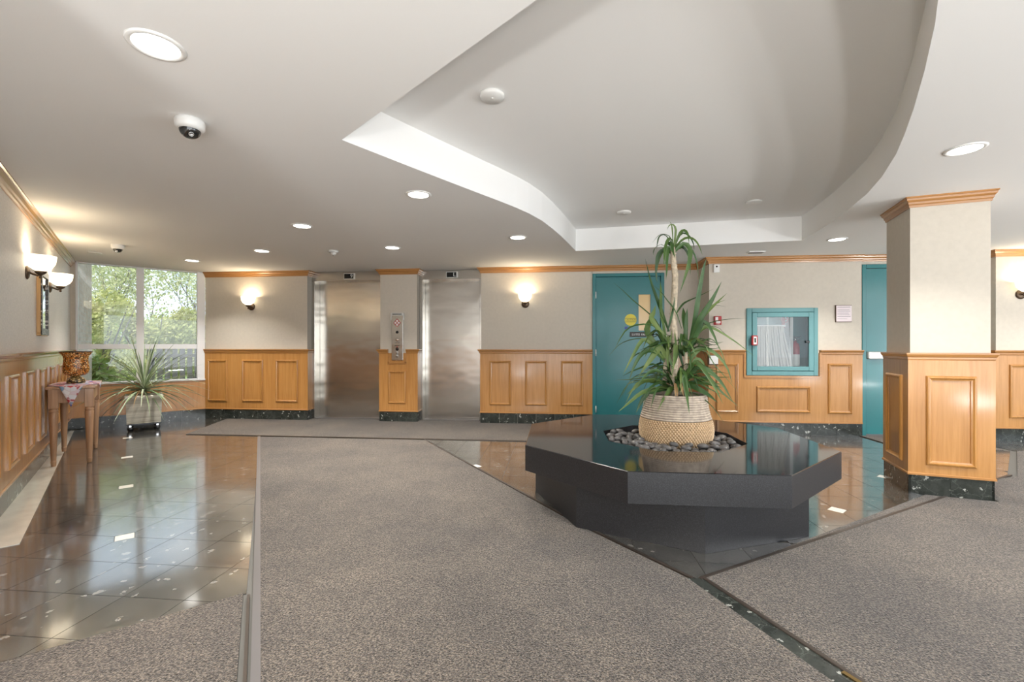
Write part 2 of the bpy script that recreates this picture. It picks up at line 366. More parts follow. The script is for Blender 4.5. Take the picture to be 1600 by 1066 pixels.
M_LENS = pbr('lamp_lens', (.9, .9, .9), .4, emit=(1, .97, .91), es=5.0)
M_SHADE = pbr('frosted_lit_glass', (.9, .85, .75), .5, emit=(1.0, .86, .62), es=1.7)
M_BRONZE = pbr('aged_bronze', (.11, .075, .05), .4, metal=.7)
M_CHROME = pbr('chrome', (.7, .7, .7), .15, metal=1)
M_ALU = pbr('pale_aluminium', (.72, .72, .70), .35, metal=.3)
M_RED = pbr('red_enamel', (.42, .025, .03), .35)
M_HOSE = pbr('canvas_hose', (.60, .57, .50), .8, bump=.4, bscale=300)
M_GLASS = glass_mat('window_glass', (.97, .98, .97), 1.5)
M_CGLASS = glass_mat('cabinet_glass', (.95, .97, .97), 1.6)
M_LITE = pbr('lit_corridor_glass', (.50, .36, .17), .2, emit=(.8, .5, .2), es=.12)
M_ROPE = pbr('natural_rope', (.66, .49, .31), .85, var=.22, vscale=60, bump=.5, bscale=140)
M_ROPED = pbr('rope_core', (.36, .23, .12), .9, var=.25, vscale=50, bump=.4, bscale=120)
M_ROPEW = pbr('whitewashed_rope', (.40, .335, .27), .8, var=.25, vscale=30, bump=.4, bscale=90)
M_SOIL = pbr('soil', (.06, .04, .025), .95, bump=.6, bscale=60)
M_PEB = pbr('river_pebble', (.095, .09, .088), .38, var=.35, vscale=14)
M_CANE = pbr('cane_bark', (.50, .42, .31), .8, var=.3, vscale=40, bump=.6, bscale=90)
M_LEAF = leaf_mat('strap_leaf', (.020, .062, .016), (.055, .125, .028), (.16, .225, .055), .18, .45)
M_LEAFD = pbr('dry_leaf', (.42, .26, .12), .7, var=.2)
M_YUC = leaf_mat('grey_green_leaf', (.15, .22, .10), (.30, .38, .22), (.56, .61, .45), .15)
M_CONC = wood('weathered_pot', (.34, .32, .26), (.62, .60, .52), False, rough=.8, coat=0, scale=.5)
M_MOSAIC = cell_mat('amber_mosaic', [(.75, .30, .06), (.85, .42, .12), (.60, .20, .03), (.9, .55, .2)], 58, (.05, .025, .01), .10, .25)
M_MOSAIC2 = cell_mat('olive_mosaic', [(.25, .16, .04), (.42, .28, .08), (.15, .09, .02), (.6, .45, .2)], 40, (.03, .02, .01), .1, .3)
M_CLOTH = cell_mat('patchwork_cloth', [(.62, .52, .58), (.45, .05, .06), (.72, .70, .72), (.08, .10, .34), (.55, .12, .14), (.66, .66, .70), (.20, .30, .42), (.40, .10, .12)], 24, (.60, .50, .50), .05, .85)
M_MIRROR = pbr('mirror_glass', (.85, .86, .85), .02, metal=1)
M_GOLD = wood('gilded_wood', (.42, .22, .07), (.62, .36, .13), True, rough=.35)
M_ORN = cell_mat('carved_dark_frame', [(.10, .07, .05), (.30, .24, .18), (.05, .04, .03), (.5, .45, .4)], 45, (.03, .02, .02), .12, .35)
M_YEL = pbr('yellow_print', (.72, .62, .06), .5)
M_BLUE = pbr('blue_print', (.03, .06, .28), .5)
M_PRINT = pbr('white_print', (.8, .8, .78), .5)
M_DPRINT = pbr('dark_print', (.03, .03, .025), .5)
M_PINK = pbr('pale_pink_plaque', (.72, .62, .64), .4)
M_BRICK = pbr('brick_outside', (.34, .25, .20), .85, var=.25, vscale=9, bump=.3)
def brick_mat():
    m, nt, b = newmat('brick_wing'); g = N(nt, 'ShaderNodeNewGeometry'); mp = N(nt, 'ShaderNodeMapping', vector_type='POINT')
    sp = N(nt, 'ShaderNodeSeparateXYZ'); nt.links.new(g.outputs['Position'], sp.inputs[0]); cb = N(nt, 'ShaderNodeCombineXYZ')
    sm_ = N(nt, 'ShaderNodeMath', operation='SUBTRACT'); nt.links.new(sp.outputs[1], sm_.inputs[0]); nt.links.new(sp.outputs[0], sm_.inputs[1])
    nt.links.new(sm_.outputs[0], cb.inputs[0]); nt.links.new(sp.outputs[2], cb.inputs[1])
    t = N(nt, 'ShaderNodeTexBrick', Scale=1.0); t.inputs['Brick Width'].default_value = .32; t.inputs['Row Height'].default_value = .075; t.inputs['Mortar Size'].default_value = .007
    t.inputs['Color1'].default_value = (.30, .21, .165, 1); t.inputs['Color2'].default_value = (.38, .29, .24, 1); t.inputs['Mortar'].default_value = (.30, .26, .22, 1)
    nt.links.new(cb.outputs[0], t.inputs['Vector']); nt.links.new(t.outputs[0], b.inputs['Base Color']); b.inputs['Roughness'].default_value = .9
    return m
M_BRICKW = brick_mat()
M_MORT = pbr('mortar', (.42, .38, .33), .9)
M_BARK = pbr('tree_bark', (.17, .15, .13), .9, var=.3, vscale=6)
M_FOL1 = foliage_mat('spring_foliage', (.36, .40, .14), (.62, .60, .27))
M_FOL2 = foliage_mat('pale_spring_foliage', (.40, .44, .22), (.66, .65, .42))
M_FOL3 = foliage_mat('shrub_foliage', (.16, .25, .07), (.40, .47, .14))
M_GRASS = pbr('lawn', (.20, .29, .09), .95, var=.3, vscale=2.5, bump=.5)
M_PAVE = pbr('forecourt_paving', (.50, .49, .46), .9, var=.1)
M_FENCE = pbr('weathered_fence', (.085, .085, .08), .8, var=.3, vscale=10)

# ------------------------------------------------------------ plan of the room
ZC = 2.4
BW = 6.92                                   # plane of the elevator wall
LC = (-6.866, 5.79); RC = (-5.735, BW)      # ends of the window wall
LEND = (-1.60, .524)
def poly_clip(poly, clip):
    n = len(clip); out_ = poly
    for i in range(n):
        a = clip[i]; b = clip[(i + 1) % n]; inp = out_; out_ = []
        side = lambda p: (b[0] - a[0]) * (p[1] - a[1]) - (b[1] - a[1]) * (p[0] - a[0])
        for k in range(len(inp)):
            p = inp[k]; q = inp[k - 1]; sp = side(p); sq = side(q)
            if (sp >= 0) != (sq >= 0):
                t = sq / (sq - sp); out_.append((q[0] + (p[0] - q[0]) * t, q[1] + (p[1] - q[1]) * t))
            if sp >= 0: out_.append(p)
        if not out_: return []
    return out_
def parea(p): return abs(sum(p[i][0] * p[(i + 1) % len(p)][1] - p[(i + 1) % len(p)][0] * p[i][1] for i in range(len(p)))) / 2

# floor slab, tiles
floor = structure(MB().box(-7.2, 9, -3.2, 7.6, -.12, -.006).obj('floor', M_GROUT))
TX, TY, OX, OY = .3155, .308, 2.045, 3.51
REG = {
 'A': [(-1.49, 2.055), (-3.905, 5.66), (-6.735, 5.66), (-6.62, 5.535), (-3.48, 2.40), (-2.36, 1.283)],
 'B': [(-4.97, 5.66), (-5.36, 6.905), (-5.74, 6.905), (-6.73, 5.92), (-6.73, 5.66)],
 'C': [(-1.665, 5.66), (.19, 3.05), (.725, 2.405), (4.18, 4.62), (5.15, 5.66)],
 'D': [(1.9, 5.66), (4.0, 5.66), (4.0, 6.405), (1.9, 6.405)],
 'E': [(5.2, 5.66), (6.9, 5.85), (6.9, 6.235), (5.15, 6.235)],
}
for key in REG:
    p = REG[key]
    if sum(p[i][0] * p[(i + 1) % len(p)][1] - p[(i + 1) % len(p)][0] * p[i][1] for i in range(len(p))) < 0: REG[key] = p[::-1]
def in_hole(cx_, cy_): return math.hypot(cx_ - .857, cy_ - 3.712) < .78
G = .0014
DI = .068
for i in range(-30, 22):
    for j in range(-10, 11):
        x0, x1, y0, y1 = OX + i * TX + G, OX + (i + 1) * TX - G, OY + j * TY + G, OY + (j + 1) * TY - G
        if in_hole((x0 + x1) / 2, (y0 + y1) / 2): continue
        sq = [(x0, y0), (x1, y0), (x1, y1), (x0, y1)]
        # corners that meet a white diamond inset are cut off
        pts = []
        for c, (px, py) in enumerate(sq):
            gi, gj = i + (c in (1, 2)), j + (c in (2, 3))
            if gi % 3 == 0 and gj % 3 == 0 and (gi + gj) % 2 == 0:
                sx_, sy_ = (1 if c in (0, 3) else -1), (1 if c in (0, 1) else -1)
                a = (px + sx_ * DI, py); b = (px, py + sy_ * DI)
                pts += [b, a] if c in (0, 2) else [a, b]
            else: pts.append((px, py))
        for key, reg in REG.items():
            q = poly_clip(pts, reg)
            if len(q) > 2 and parea(q) > .002:
                MB().prism(q, -.006, 0).obj('tile', M_MARB, floor)
for i in range(-30, 22, 3):
    for j in range(-9, 11, 3):
        gx, gy = OX + i * TX, OY + j * TY
        if (i + j) % 2 or in_hole(gx, gy): continue
        d = DI - .002; dm = [(gx - d, gy), (gx, gy - d), (gx + d, gy), (gx, gy + d)]
        for reg in REG.values():
            q = poly_clip(dm, reg)
            if len(q) > 2 and parea(q) > .001: MB().prism(q, -.006, .0002).obj('tile', M_WHITET, floor)['label'] = 'small white diamond inset tile'
MB().prism([(-3.48, 2.40), (-3.36, 2.28), (-3.22, 2.43), (-3.494, 2.69), (-6.70, 5.70), (-6.86, 5.78)], -.006, .004).obj('border', M_CREAM, floor)['label'] = 'cream marble border along the left wall'

# carpets
def carpet(poly, label):
    o = MB().prism(poly, -.005, .006).obj('carpet', M_CARPET); return tag(o, label, 'carpet', 'grey brown carpets laid flush in the lobby floor')
carpet([(-3.87, 5.57), (-1.65, 5.58), (.155, 3.03), (.675, 2.397), (.98, 1.713), (2.7, -2.9), (2.0, -2.9), (-1.445, 2.085)], 'wide grey brown carpet running from the foreground towards the elevators')
carpet([(-4.96, 5.655), (-5.34, 6.90), (-3.975, 6.90), (-3.975, 7.2), (-2.76, 7.2), (-2.76, 6.90), (-2.165, 6.90), (-2.165, 7.2), (-1.145, 7.2), (-1.145, 6.90), (1.9, 6.90), (1.9, 5.66), (-1.62, 5.655)], 'grey brown carpet strip directly in front of the elevator doors')
carpet([(.76, 2.403), (2.945, 3.915), (3.375, 3.79), (3.51, 4.28), (4.2, 4.55), (5.2, 5.64), (8.4, 5.9), (8.4, -2.9), (3.5, -2.9), (1.083, 1.722)], 'broad grey brown carpet to the right in front of the wood pillar')
carpet([(-2.09, 1.50), (-1.50, 2.045), (1.9, -2.9), (-1.55, -2.9), (-1.55, .55), (-2.33, 1.29)], 'grey brown carpet wedge in the bottom left foreground')
carpet([(4.02, 5.68), (5.10, 5.68), (5.10, 6.405), (4.02, 6.405)], 'small carpet patch before the teal exit door behind the pillar')
# metal joint strips of the floor
def strip(poly, mat, n, z=.008): return structure(MB().prism(poly, -.004, z).obj(n, mat))
def line_strip(a, b, wd, mat, n, z=.008):
    a = Vector(a); b = Vector(b); d = (b - a).normalized(); q = Vector((-d.y, d.x)) * wd / 2
    return strip([tuple(a - q), tuple(b - q), tuple(b + q), tuple(a + q)], mat, n, z)
line_strip((-3.885, 5.60), (1.95, -2.85), .032, M_GSTRIP, 'trim_1')
line_strip((-1.462, 2.03), (1.90, -2.82), .012, M_DSTRIP, 'trim_2', .0105)
line_strip((-4.95, 5.645), (1.9, 5.645), .03, M_DSTRIP, 'trim_3')
line_strip((-1.655, 5.60), (.172, 3.045), .018, M_DSTRIP, 'trim_4')
line_strip((.172, 3.045), (.70, 2.40), .018, M_DSTRIP, 'trim_5')
strip([(.675, 2.40), (.765, 2.40), (1.083, 1.722), (3.5, -2.9), (2.72, -2.9), (.98, 1.713)], M_MBASE, 'trim_6', .004)
line_strip((.762, 2.40), (1.083, 1.722), .02, M_DSTRIP, 'trim_10', .0085); line_strip((1.083, 1.722), (3.5, -2.9), .02, M_DSTRIP, 'trim_11', .0085)
line_strip((1.045, 1.76), (1.42, 1.04), .018, M_BRASS, 'trim_7', .009)
line_strip((.74, 2.40), (4.19, 4.60), .02, M_DSTRIP, 'trim_8')
line_strip((4.01, 6.38), (4.01, 5.66), .02, M_DSTRIP, 'trim_9')

# ceiling with the leaf-shaped raised recess
LOW = [(-1.241, 2.528), (-1.03, 2.86), (-.83, 3.17), (-.64, 3.46), (-.46, 3.73), (-.34, 3.92), (-.24, 4.10), (-.13, 4.35), (-.03, 4.66), (.06, 4.98), (.155, 5.36), (.257, 5.79),
       (2.795, 5.445), (2.74, 5.05), (2.665, 4.62), (2.57, 4.24), (2.45, 3.82), (2.31, 3.45), (2.13, 3.06), (1.98, 2.78), (1.81, 2.48), (1.60, 2.13), (1.41, 1.83), (1.18, 1.50), (.95, 1.17), (.72, .97), (.4, 1.19)]
ZR = 2.675
def ceiling():
    bm = bmesh.new()
    outer = [bm.verts.new((x, y, ZC)) for x, y in [(-1.72, -3.2), (9, -3.2), (9, 7.7), (-5.73, 7.7), (-5.80, 7.02), (-6.97, 5.85), (-1.72, .52)]]
    inner = [bm.verts.new((x, y, ZC)) for x, y in LOW]
    es = [bm.edges.new((l[k], l[(k + 1) % len(l)])) for l in (outer, inner) for k in range(len(l))]
    bmesh.ops.triangle_fill(bm, use_beauty=True, use_dissolve=False, edges=es)
    mb = MB(); mb.frombm(bm)
    c = structure(mb.obj('ceiling', M_CEIL, fix=False))
    n = len(LOW)
    MB().add([(x, y, ZC) for x, y in LOW] + [(x, y, ZR) for x, y in LOW], [(k, (k + 1) % n, n + (k + 1) % n, n + k) for k in range(n)]).obj('fascia', M_CEIL, c)
    MB().add([(x, y, ZR) for x, y in LOW], [list(range(n))]).obj('recess_top', M_CEIL, c)
    return c
ceiling()

# ------------------------------------------------------------ walls with oak cladding
P_RAIL = [(.0, 1.075), (.022, 1.075), (.024, 1.085), (.030, 1.09), (.030, 1.105), (.040, 1.112), (.050, 1.128), (.050, 1.14), (.0, 1.14)]
P_CROWN = [(0, 2.318), (.012, 2.318), (.016, 2.335), (.026, 2.342), (.030, 2.358), (.048, 2.372), (.052, 2.386), (.062, 2.39), (.062, 2.4), (0, 2.4)]
P_CAP = [(0, .158), (.022, .158), (.022, .172), (.016, .178), (0, .178)]
BH = .165
def base_tiles(path, parent, closed=False, th=.012, zh=BH, first=0.0):
    n = len(path)
    for i in range(n if closed else n - 1):
        a = Vector(path[i]); b = Vector(path[(i + 1) % n]); L = (b - a).length; d = (b - a) / L; q = Vector((-d.y, d.x))
        k = max(1, round(L / .305)); st = L / k
        for t in range(k):
            e0 = th if (t == 0 and (i > 0 or closed)) else -.001; e1 = th if (t == k - 1 and (i < n - 2 or closed)) else -.001
            s0 = a + d * (t * st - (e0 if _outside(path, i, closed) else 0)) + d * .001; s1 = a + d * ((t + 1) * st + (e1 if _outside(path, i + 1, closed) else 0)) - d * .001
            pl = [tuple(s0), tuple(s1), tuple(s1 + q * th), tuple(s0 + q * th)]
            MB().prism(pl, 0, zh).obj('tile', M_MBASE, parent)
def _outside(path, i, closed):
    n = len(path)
    if not closed and (i <= 0 or i >= n - 1): return False
    a, b, c = Vector(path[(i - 1) % n]), Vector(path[i % n]), Vector(path[(i + 1) % n])
    u, v = b - a, c - b
    return u.x * v.y - u.y * v.x < 0
def frame_moulding(name, parent, M, x0, x1, z0, z1, proud=.02, wd=.036, mat=None):
    # mitred moulding ring on a local wall plane (x along the wall, y out of it)
    prof = [(0, 0), (0, .010), (.006, .017), (.016, .020), (.026, .012), (wd, .010), (wd, 0)]
    cs = [(x0, z0), (x1, z0), (x1, z1), (x0, z1)]; dirs = [(1, 1), (-1, 1), (-1, -1), (1, -1)]; vv = []; m = len(prof)
    for (x, z), (dx, dz) in zip(cs, dirs):
        for o, h in prof: vv.append((x + dx * o, .015 + h, z + dz * o))
    ff = [(i * m + a, i * m + a + 1, ((i + 1) % 4) * m + a + 1, ((i + 1) % 4) * m + a) for i in range(4) for a in range(m - 1)]
    o = MB().add(vv, ff, M=M).obj(name, mat or M_OAKM, parent)
    return o
def local(p0, p1):
    p0 = Vector(p0); p1 = Vector(p1); d = (p1 - p0).normalized(); q = Vector((-d.y, d.x))
    return Matrix(((d.x, q.x, 0, p0.x), (d.y, q.y, 0, p0.y), (0, 0, 1, 0), (0, 0, 0, 1)))
def box_prof(o0, o1, z0, z1): return [(o0, z0), (o1, z0), (o1, z1), (o0, z1)]
def wall(name, paths, panels=(), mat=None, paint=None, clad=True, crown=True, rail_paths=None, clad_boxes=None, base=True, base_name=None, oak=None):
    mo, mh, mm = oak or (M_OAK, M_OAKH, M_OAKM)
    """paths: plan polylines with the room on the left."""
    mb = MB()
    for path, z0, z1 in (paint or [(paths[0], 0, ZC)]): mb.sweep(box_prof(-.12, 0, z0, z1), path)
    W = structure(mb.obj(name, mat or M_WALL))
    if clad:
        c = MB()
        for path, z0, z1 in (clad_boxes or [(paths[0], BH, 1.08)]): c.sweep(box_prof(0, .015, z0, z1), path)
        c.obj('wainscot', mo, W)
        for rp in (rail_paths or paths): MB().sweep(P_RAIL, rp).obj('chair_rail', mh, W)
        MB().sweep(P_CAP, paths[0]).obj('wainscot_cap', mh, W)
    if crown: MB().sweep(P_CROWN, paths[0]).obj('crown_moulding', mh, W)
    for (a, b, x0, x1, z0, z1) in panels:
        frame_moulding('panel_moulding', W, local(a, b), x0, x1, z0, z1, mat=mm)
    if base:
        B = bpy.data.objects.new(base_name, None); COL.objects.link(B); structure(B)
        base_tiles(paths[0], B)
    return W
# elevator wall, left stretch / pier / right stretch (the room lies on the left of each path)
pw1 = [(-3.975, 7.05), (-3.975, BW), RC]
def wx(xr, xs): return [(xr - b, xr - a) for a, b in xs]
A1, B1 = (-3.975, BW), RC
wall('wall_back_left', [pw1], [(A1, B1, a, b, .29, .967) for a, b in wx(-3.975, [(-5.678, -5.34), (-5.08, -4.72), (-4.50, -4.125)])], base_name='baseboard_back_left')
pw2 = [(-2.165, 7.05), (-2.165, BW), (-2.76, BW), (-2.76, 7.05)]
wp = wall('wall_pier', [pw2], [((-2.165, BW), (-2.76, BW), .175, .462, .288, .80)],
     rail_paths=[[(-2.165, 7.05), (-2.165, BW), (-2.335, BW)], [(-2.63, BW), (-2.76, BW), (-2.76, 7.05)]], base_name='baseboard_pier')
# little oak trim that steps round the call station
Mp = local((-2.165, BW), (-2.76, BW)); tr = MB()
tr.box(.170, .192, .015, .03, .925, 1.08, M=Mp); tr.box(.443, .465, .015, .03, .925, 1.08, M=Mp); tr.box(.170, .465, .015, .03, .915, .937, M=Mp)
tr.obj('call_station_trim', M_OAKH, wp)
pw3 = [(.555, BW), (-1.145, BW), (-1.145, 7.05)]
wall('wall_back_middle', [pw3], [((.555, BW), (-1.145, BW), .555 - b, .555 - a, .284, .964) for a, b in [(-1.013, -.681), (-.461, -.127), (.085, .414)]], base_name='baseboard_back_middle')
# jog and hose cabinet wall
RW = 6.42
pw4 = [(4.05, RW), (2.095, RW), (2.095, BW), (1.61, BW)]
HX0, HX1, HZ0, HZ1 = 2.60, 3.47, .81, 1.68
wj = wall('wall_back_right', [pw4],
     [((4.05, RW), (2.095, RW), 4.05 - b, 4.05 - a, z0, z1) for a, b, z0, z1 in [(2.18, 2.471, .289, .958), (2.708, 3.396, .297, .648), (3.617, 3.918, .291, .956)]],
     paint=[([(4.05, RW), (HX1, RW)], 0, ZC), ([(HX1, RW), (HX0, RW)], 0, HZ0), ([(HX1, RW), (HX0, RW)], HZ1, ZC), ([(HX0, RW), (2.095, RW), (2.095, BW), (1.61, BW)], 0, ZC)],
     clad_boxes=[([(4.05, RW), (3.515, RW)], BH, 1.08), ([(3.515, RW), (2.555, RW)], BH, .775), ([(2.555, RW), (2.095, RW), (2.095, BW), (1.61, BW)], BH, 1.08)],
     rail_paths=[[(4.05, RW), (3.515, RW)], [(2.555, RW), (2.095, RW), (2.095, BW), (1.61, BW)]], base_name='baseboard_back_right')
tr = MB(); Mj = local((4.05, RW), (2.095, RW))
tr.box(4.05 - 3.535, 4.05 - 3.507, 0, .028, .765, 1.1, M=Mj); tr.box(4.05 - 2.567, 4.05 - 2.54, 0, .028, .765, 1.1, M=Mj); tr.box(4.05 - 3.507, 4.05 - 2.567, 0, .028, .765, .79, M=Mj)
tr.obj('cabinet_trim', M_OAKH, wj)
pw5 = [(8.45, 6.25), (5.521, 6.25), (5.521, 6.45), (5.10, 6.45)]
wall('wall_far_right', [pw5], [((8.45, 6.25), (5.521, 6.25), 8.45 - a - .36, 8.45 - a, .29, .96) for a in (5.66, 6.28, 6.90, 7.52)], base_name='baseboard_far_right')
# left wall at forty-five degrees
pw6 = [LC, LEND]
def tl(t): return 4.178 - t
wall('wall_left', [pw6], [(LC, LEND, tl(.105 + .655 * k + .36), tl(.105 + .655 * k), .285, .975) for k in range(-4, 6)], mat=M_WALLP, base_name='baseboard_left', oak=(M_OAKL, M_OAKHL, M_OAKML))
# window wall: low cladding, stub at the left corner
pw7 = [RC, LC]
WL = math.hypot(RC[0] - LC[0], RC[1] - LC[1])
Mw = local(RC, LC)
def ws(s): p = Mw @ Vector((s, 0, 0)); return (p.x, p.y)
mbw = MB(); mbw.sweep(box_prof(-.12, 0, 0, .635), [RC, LC]); mbw.sweep(box_prof(-.12, 0, .635, ZC), [ws(1.53), LC])
ww = structure(mbw.obj('wall_window', M_WALL))
MB().sweep(box_prof(0, .015, BH, .635), [RC, LC]).sweep(box_prof(0, .015, .635, 1.08), [ws(1.535), LC]).obj('wainscot', M_OAK, ww)
MB().sweep(P_RAIL, [ws(1.535), LC]).obj('chair_rail', M_OAKH, ww)
MB().sweep(P_CAP, [RC, LC]).obj('wainscot_cap', M_OAKH, ww)
bb = structure(bpy.data.objects.new('baseboard_window', None)); COL.objects.link(bb); base_tiles([RC, LC], bb)
# window
wi = structure(MB().bbox(.005, 1.545, -.10, .035, .630, .660, M=Mw).obj('window_1', M_WMET)); wi['label'] = 'tall white-framed window with two columns of panes'
def wbar(n, x0, x1, z0, z1, d=.05): return MB().bbox(x0, x1, -.09, -.09 + d, z0, z1, .003, M=Mw).obj(n, M_WMET, wi)
wbar('jamb', .005, .115, .66, ZC, .10); wbar('jamb', 1.52, 1.545, .66, ZC, .10)
wbar('mullion', .785, .877, .66, ZC, .07); wbar('transom', .115, .785, 1.145, 1.222, .065); wbar('transom', .877, 1.52, 1.145, 1.222, .065)
wbar('head', .115, 1.52, 2.385, ZC, .07)
for x0, x1, z0, z1 in [(.115, .785, 1.222, 2.385), (.877, 1.52, 1.222, 2.385), (.115, .785, .66, 1.145), (.877, 1.52, .66, 1.145)]:
    MB().box(x0, x1, -.068, -.064, z0, z1, M=Mw).obj('pane', M_GLASS, wi)
# parts of the room out of the frame: entrance glazing behind, right side
wr = structure(MB().sweep(box_prof(-.12, 0, 0, ZC), [LEND, (-1.6, -3.0)]).obj('wall_rear_left', M_WALL))
gz = structure(MB().box(-1.6, 8.5, -3.1, -3.0, 0, .12).box(-1.6, 8.5, -3.1, -3.0, 2.28, ZC).obj('window_2', M_ALU))
for k in range(8): MB().box(-1.6 + k * 1.435, -1.54 + k * 1.435, -3.08, -3.02, .12, 2.28).obj('mullion', M_ALU, gz)
gr = structure(MB().box(8.45, 8.55, -3, 6.3, 0, .12).box(8.45, 8.55, -3, 6.3, 2.28, ZC).box(8.45, 8.55, 5.1, 6.3, .12, 2.28).obj('window_3', M_ALU))
for k in range(6): MB().box(8.47, 8.53, -3 + k * 1.6, -2.94 + k * 1.6, .12, 2.28).obj('mullion', M_ALU, gr)

# ------------------------------------------------------------ wood pillar
CA = RAD(-16)
cu_, cv_ = Vector((math.cos(CA), math.sin(CA))), Vector((-math.sin(CA), math.cos(CA)))
c0 = Vector((2.868, 3.965)); CWD, CDP = .497, .47
ring = [c0, c0 + cv_ * CDP, c0 + cv_ * CDP + cu_ * CWD, c0 + cu_ * CWD]     # clockwise, outside on the left
ring = [tuple(p) for p in ring]
pil = thing('pillar', 'square lobby pillar clad in oak below and beige above, right of the bench', 'pillar', (c0.x, c0.y, 0))
Mi = Matrix.Translation((-c0.x, -c0.y, 0))
def pobj(mb, n, mat): o = mb.obj(n, mat, pil); o.matrix_parent_inverse = Mi; return o
pobj(MB().prism(ring, 0, ZC), 'shaft', M_WALL)
pobj(MB().sweep(box_prof(0, .02, BH, 1.08), ring, True), 'wainscot', M_OAK)
pobj(MB().sweep([(o * .62 + .004, z) for o, z in P_RAIL], ring, True), 'chair_rail', M_OAKH)
pobj(MB().sweep([(o + .004, z) for o, z in P_CAP], ring, True), 'wainscot_cap', M_OAKH)
pobj(MB().sweep([(o * .6, z) for o, z in P_CROWN], ring, True), 'crown_moulding', M_OAKH)
for i in range(4):
    a, b = ring[i], ring[(i + 1) % 4]; L = (Vector(b) - Vector(a)).length
    m_ = local(a, b) @ Matrix.Translation((0, .005, 0))
    o = frame_moulding('panel_moulding', pil, m_, L / 2 - .155, L / 2 + .155, .245, .957); o.matrix_parent_inverse = Mi
    for k in range(2):
        e = .016
        x0 = -e if k == 0 else L / 2 + .001; x1 = L / 2 - .001 if k == 0 else L + e
        pobj(MB().box(x0, x1, 0, .016, 0, BH, M=local(a, b)), 'tile', M_MBASE)

# ------------------------------------------------------------ elevators
def elevator(x0, x1, label, digit, ix):
    t = thing('elevator', label, 'elevator', (x0, 7.05, 0), 0, 'brushed steel elevators in the back wall')
    W = x1 - x0
    MB().bbox(0, W, 0, .06, 2.255, ZC, .003).obj('header', M_STEEL, t)
    MB().bbox(0, .052, 0, .05, 0, 2.255, .003).obj('jamb', M_STEEL, t); MB().bbox(W - .052, W, 0, .05, 0, 2.255, .003).obj('jamb', M_STEEL, t)
    MB().box(.044, .05, .05, .19, 0, 2.255).obj('reveal', M_STEEL, t); MB().box(W - .05, W - .044, .05, .19, 0, 2.255).obj('reveal', M_STEEL, t)
    MB().box(.05, W - .05, .05, .19, 2.255, 2.262).obj('soffit', M_STEEL, t)
    MB().bbox(.05, W - .05, .172, .21, .012, 2.258, .004).obj('door_panel', M_STEEL, t)
    MB().box(.05, W - .05, .02, .2, .002, .013).obj('sill', M_GSTRIP, t)
    p = MB().bbox(ix - .095, ix + .095, -.008, .004, 2.275, 2.372, .003).obj('indicator', M_ALU, t)
    MB().box(ix - .085, ix + .07, -.010, -.006, 2.285, 2.362).obj('display', M_BLACK, p)
    text_part('digit', digit, .085, M_PRINT, p, Matrix.Translation((ix + .038, -.0105, 2.323)) @ Matrix.Rotation(RAD(90), 4, 'X'))
    return t
elevator(-3.975, -2.76, 'left brushed steel elevator with the indicator reading 9', '9', .645)
elevator(-2.165, -1.145, 'right brushed steel elevator with the indicator reading L', 'L', .53)
MB2 = MB().box(-4.2, -.9, 7.30, 7.4, 0, ZC); structure(MB2.obj('wall_shaft', M_BLACK))

# ------------------------------------------------------------ teal doors
RX = Matrix.Rotation(RAD(90), 4, 'X')
d1 = structure(MB().bbox(.555, .607, BW - .02, BW + .10, 0, 2.285, .004).bbox(1.56, 1.61, BW - .02, BW + .10, 0, 2.285, .004).bbox(.607, 1.56, BW - .02, BW + .10, 2.235, 2.285, .004).obj('door_1', M_TEAL))
d1['label'] = 'closed teal steel door in a teal frame behind the tall plant'
lf = MB().box(.610, 1.24, BW + .012, BW + .055, .012, 2.232).box(1.415, 1.557, BW + .012, BW + .055, .012, 2.232).box(1.24, 1.415, BW + .012, BW + .055, .012, 1.425).box(1.24, 1.415, BW + .012, BW + .055, 1.965, 2.232).obj('door_leaf', M_TEAL, d1)
MB().box(1.24, 1.415, BW + .03, BW + .036, 1.425, 1.965).obj('pane', M_LITE, lf)
rg = MB()
for a in [(1.225, 1.24, 1.41, 1.98), (1.415, 1.43, 1.41, 1.98), (1.24, 1.415, 1.41, 1.425), (1.24, 1.415, 1.965, 1.98)]: rg.box(a[0], a[1], BW + .006, BW + .014, a[2], a[3])
rg.obj('glazing_bead', M_TEAL, lf)
for z in (.24, 1.09, 1.96): MB().lathe([(0, -.05), (.009, -.05), (.009, .05), (0, .05)], 10, Matrix.Translation((.605, BW - .022, z))).obj('hinge', M_ALU, d1)
st = MB(); st.lathe([(0, 0), (.088, 0), (.088, .0015), (0, .0015)], 32, Matrix.Translation((1.123, BW + .0115, 1.585)) @ RX, smooth=False)
st = st.obj('sticker', M_YEL, lf); st['label'] = 'round yellow sticker'
def bars(lst, y, mat, par, n):
    for (x0, x1, z0, z1) in lst: MB().box(x0, x1, y - .0008, y, z0, z1).obj(n, mat, par)
bars([(1.038, 1.208, 1.606, 1.612), (1.038, 1.208, 1.553, 1.559)], BW + .0098, M_DPRINT, lf, 'printed_line')
text_part('lettering', 'CAUTION', .038, M_DPRINT, lf, Matrix.Translation((1.123, BW + .0096, 1.583)) @ RX)
bl = MB().box(1.035, 1.085, BW + .0098, BW + .0115, 1.445, 1.482).obj('sticker', M_BLUE, lf); bl['label'] = 'small blue sticker'
sg = MB().bbox(1.110, 1.46, BW + .004, BW + .0118, 1.328, 1.402, .002).obj('door_sign', M_DPRINT, lf); sg['label'] = 'black door sign with white suite numbers'
text_part('lettering', 'SUITES 100 - 114', .041, M_PRINT, lf, Matrix.Translation((1.285, BW + .0035, 1.363)) @ RX)
structure(MB().box(.5, 1.7, BW + .11, BW + .2, 0, ZC).box(.56, 1.61, BW, BW + .12, 2.285, ZC).obj('wall_behind_door', M_WALL))
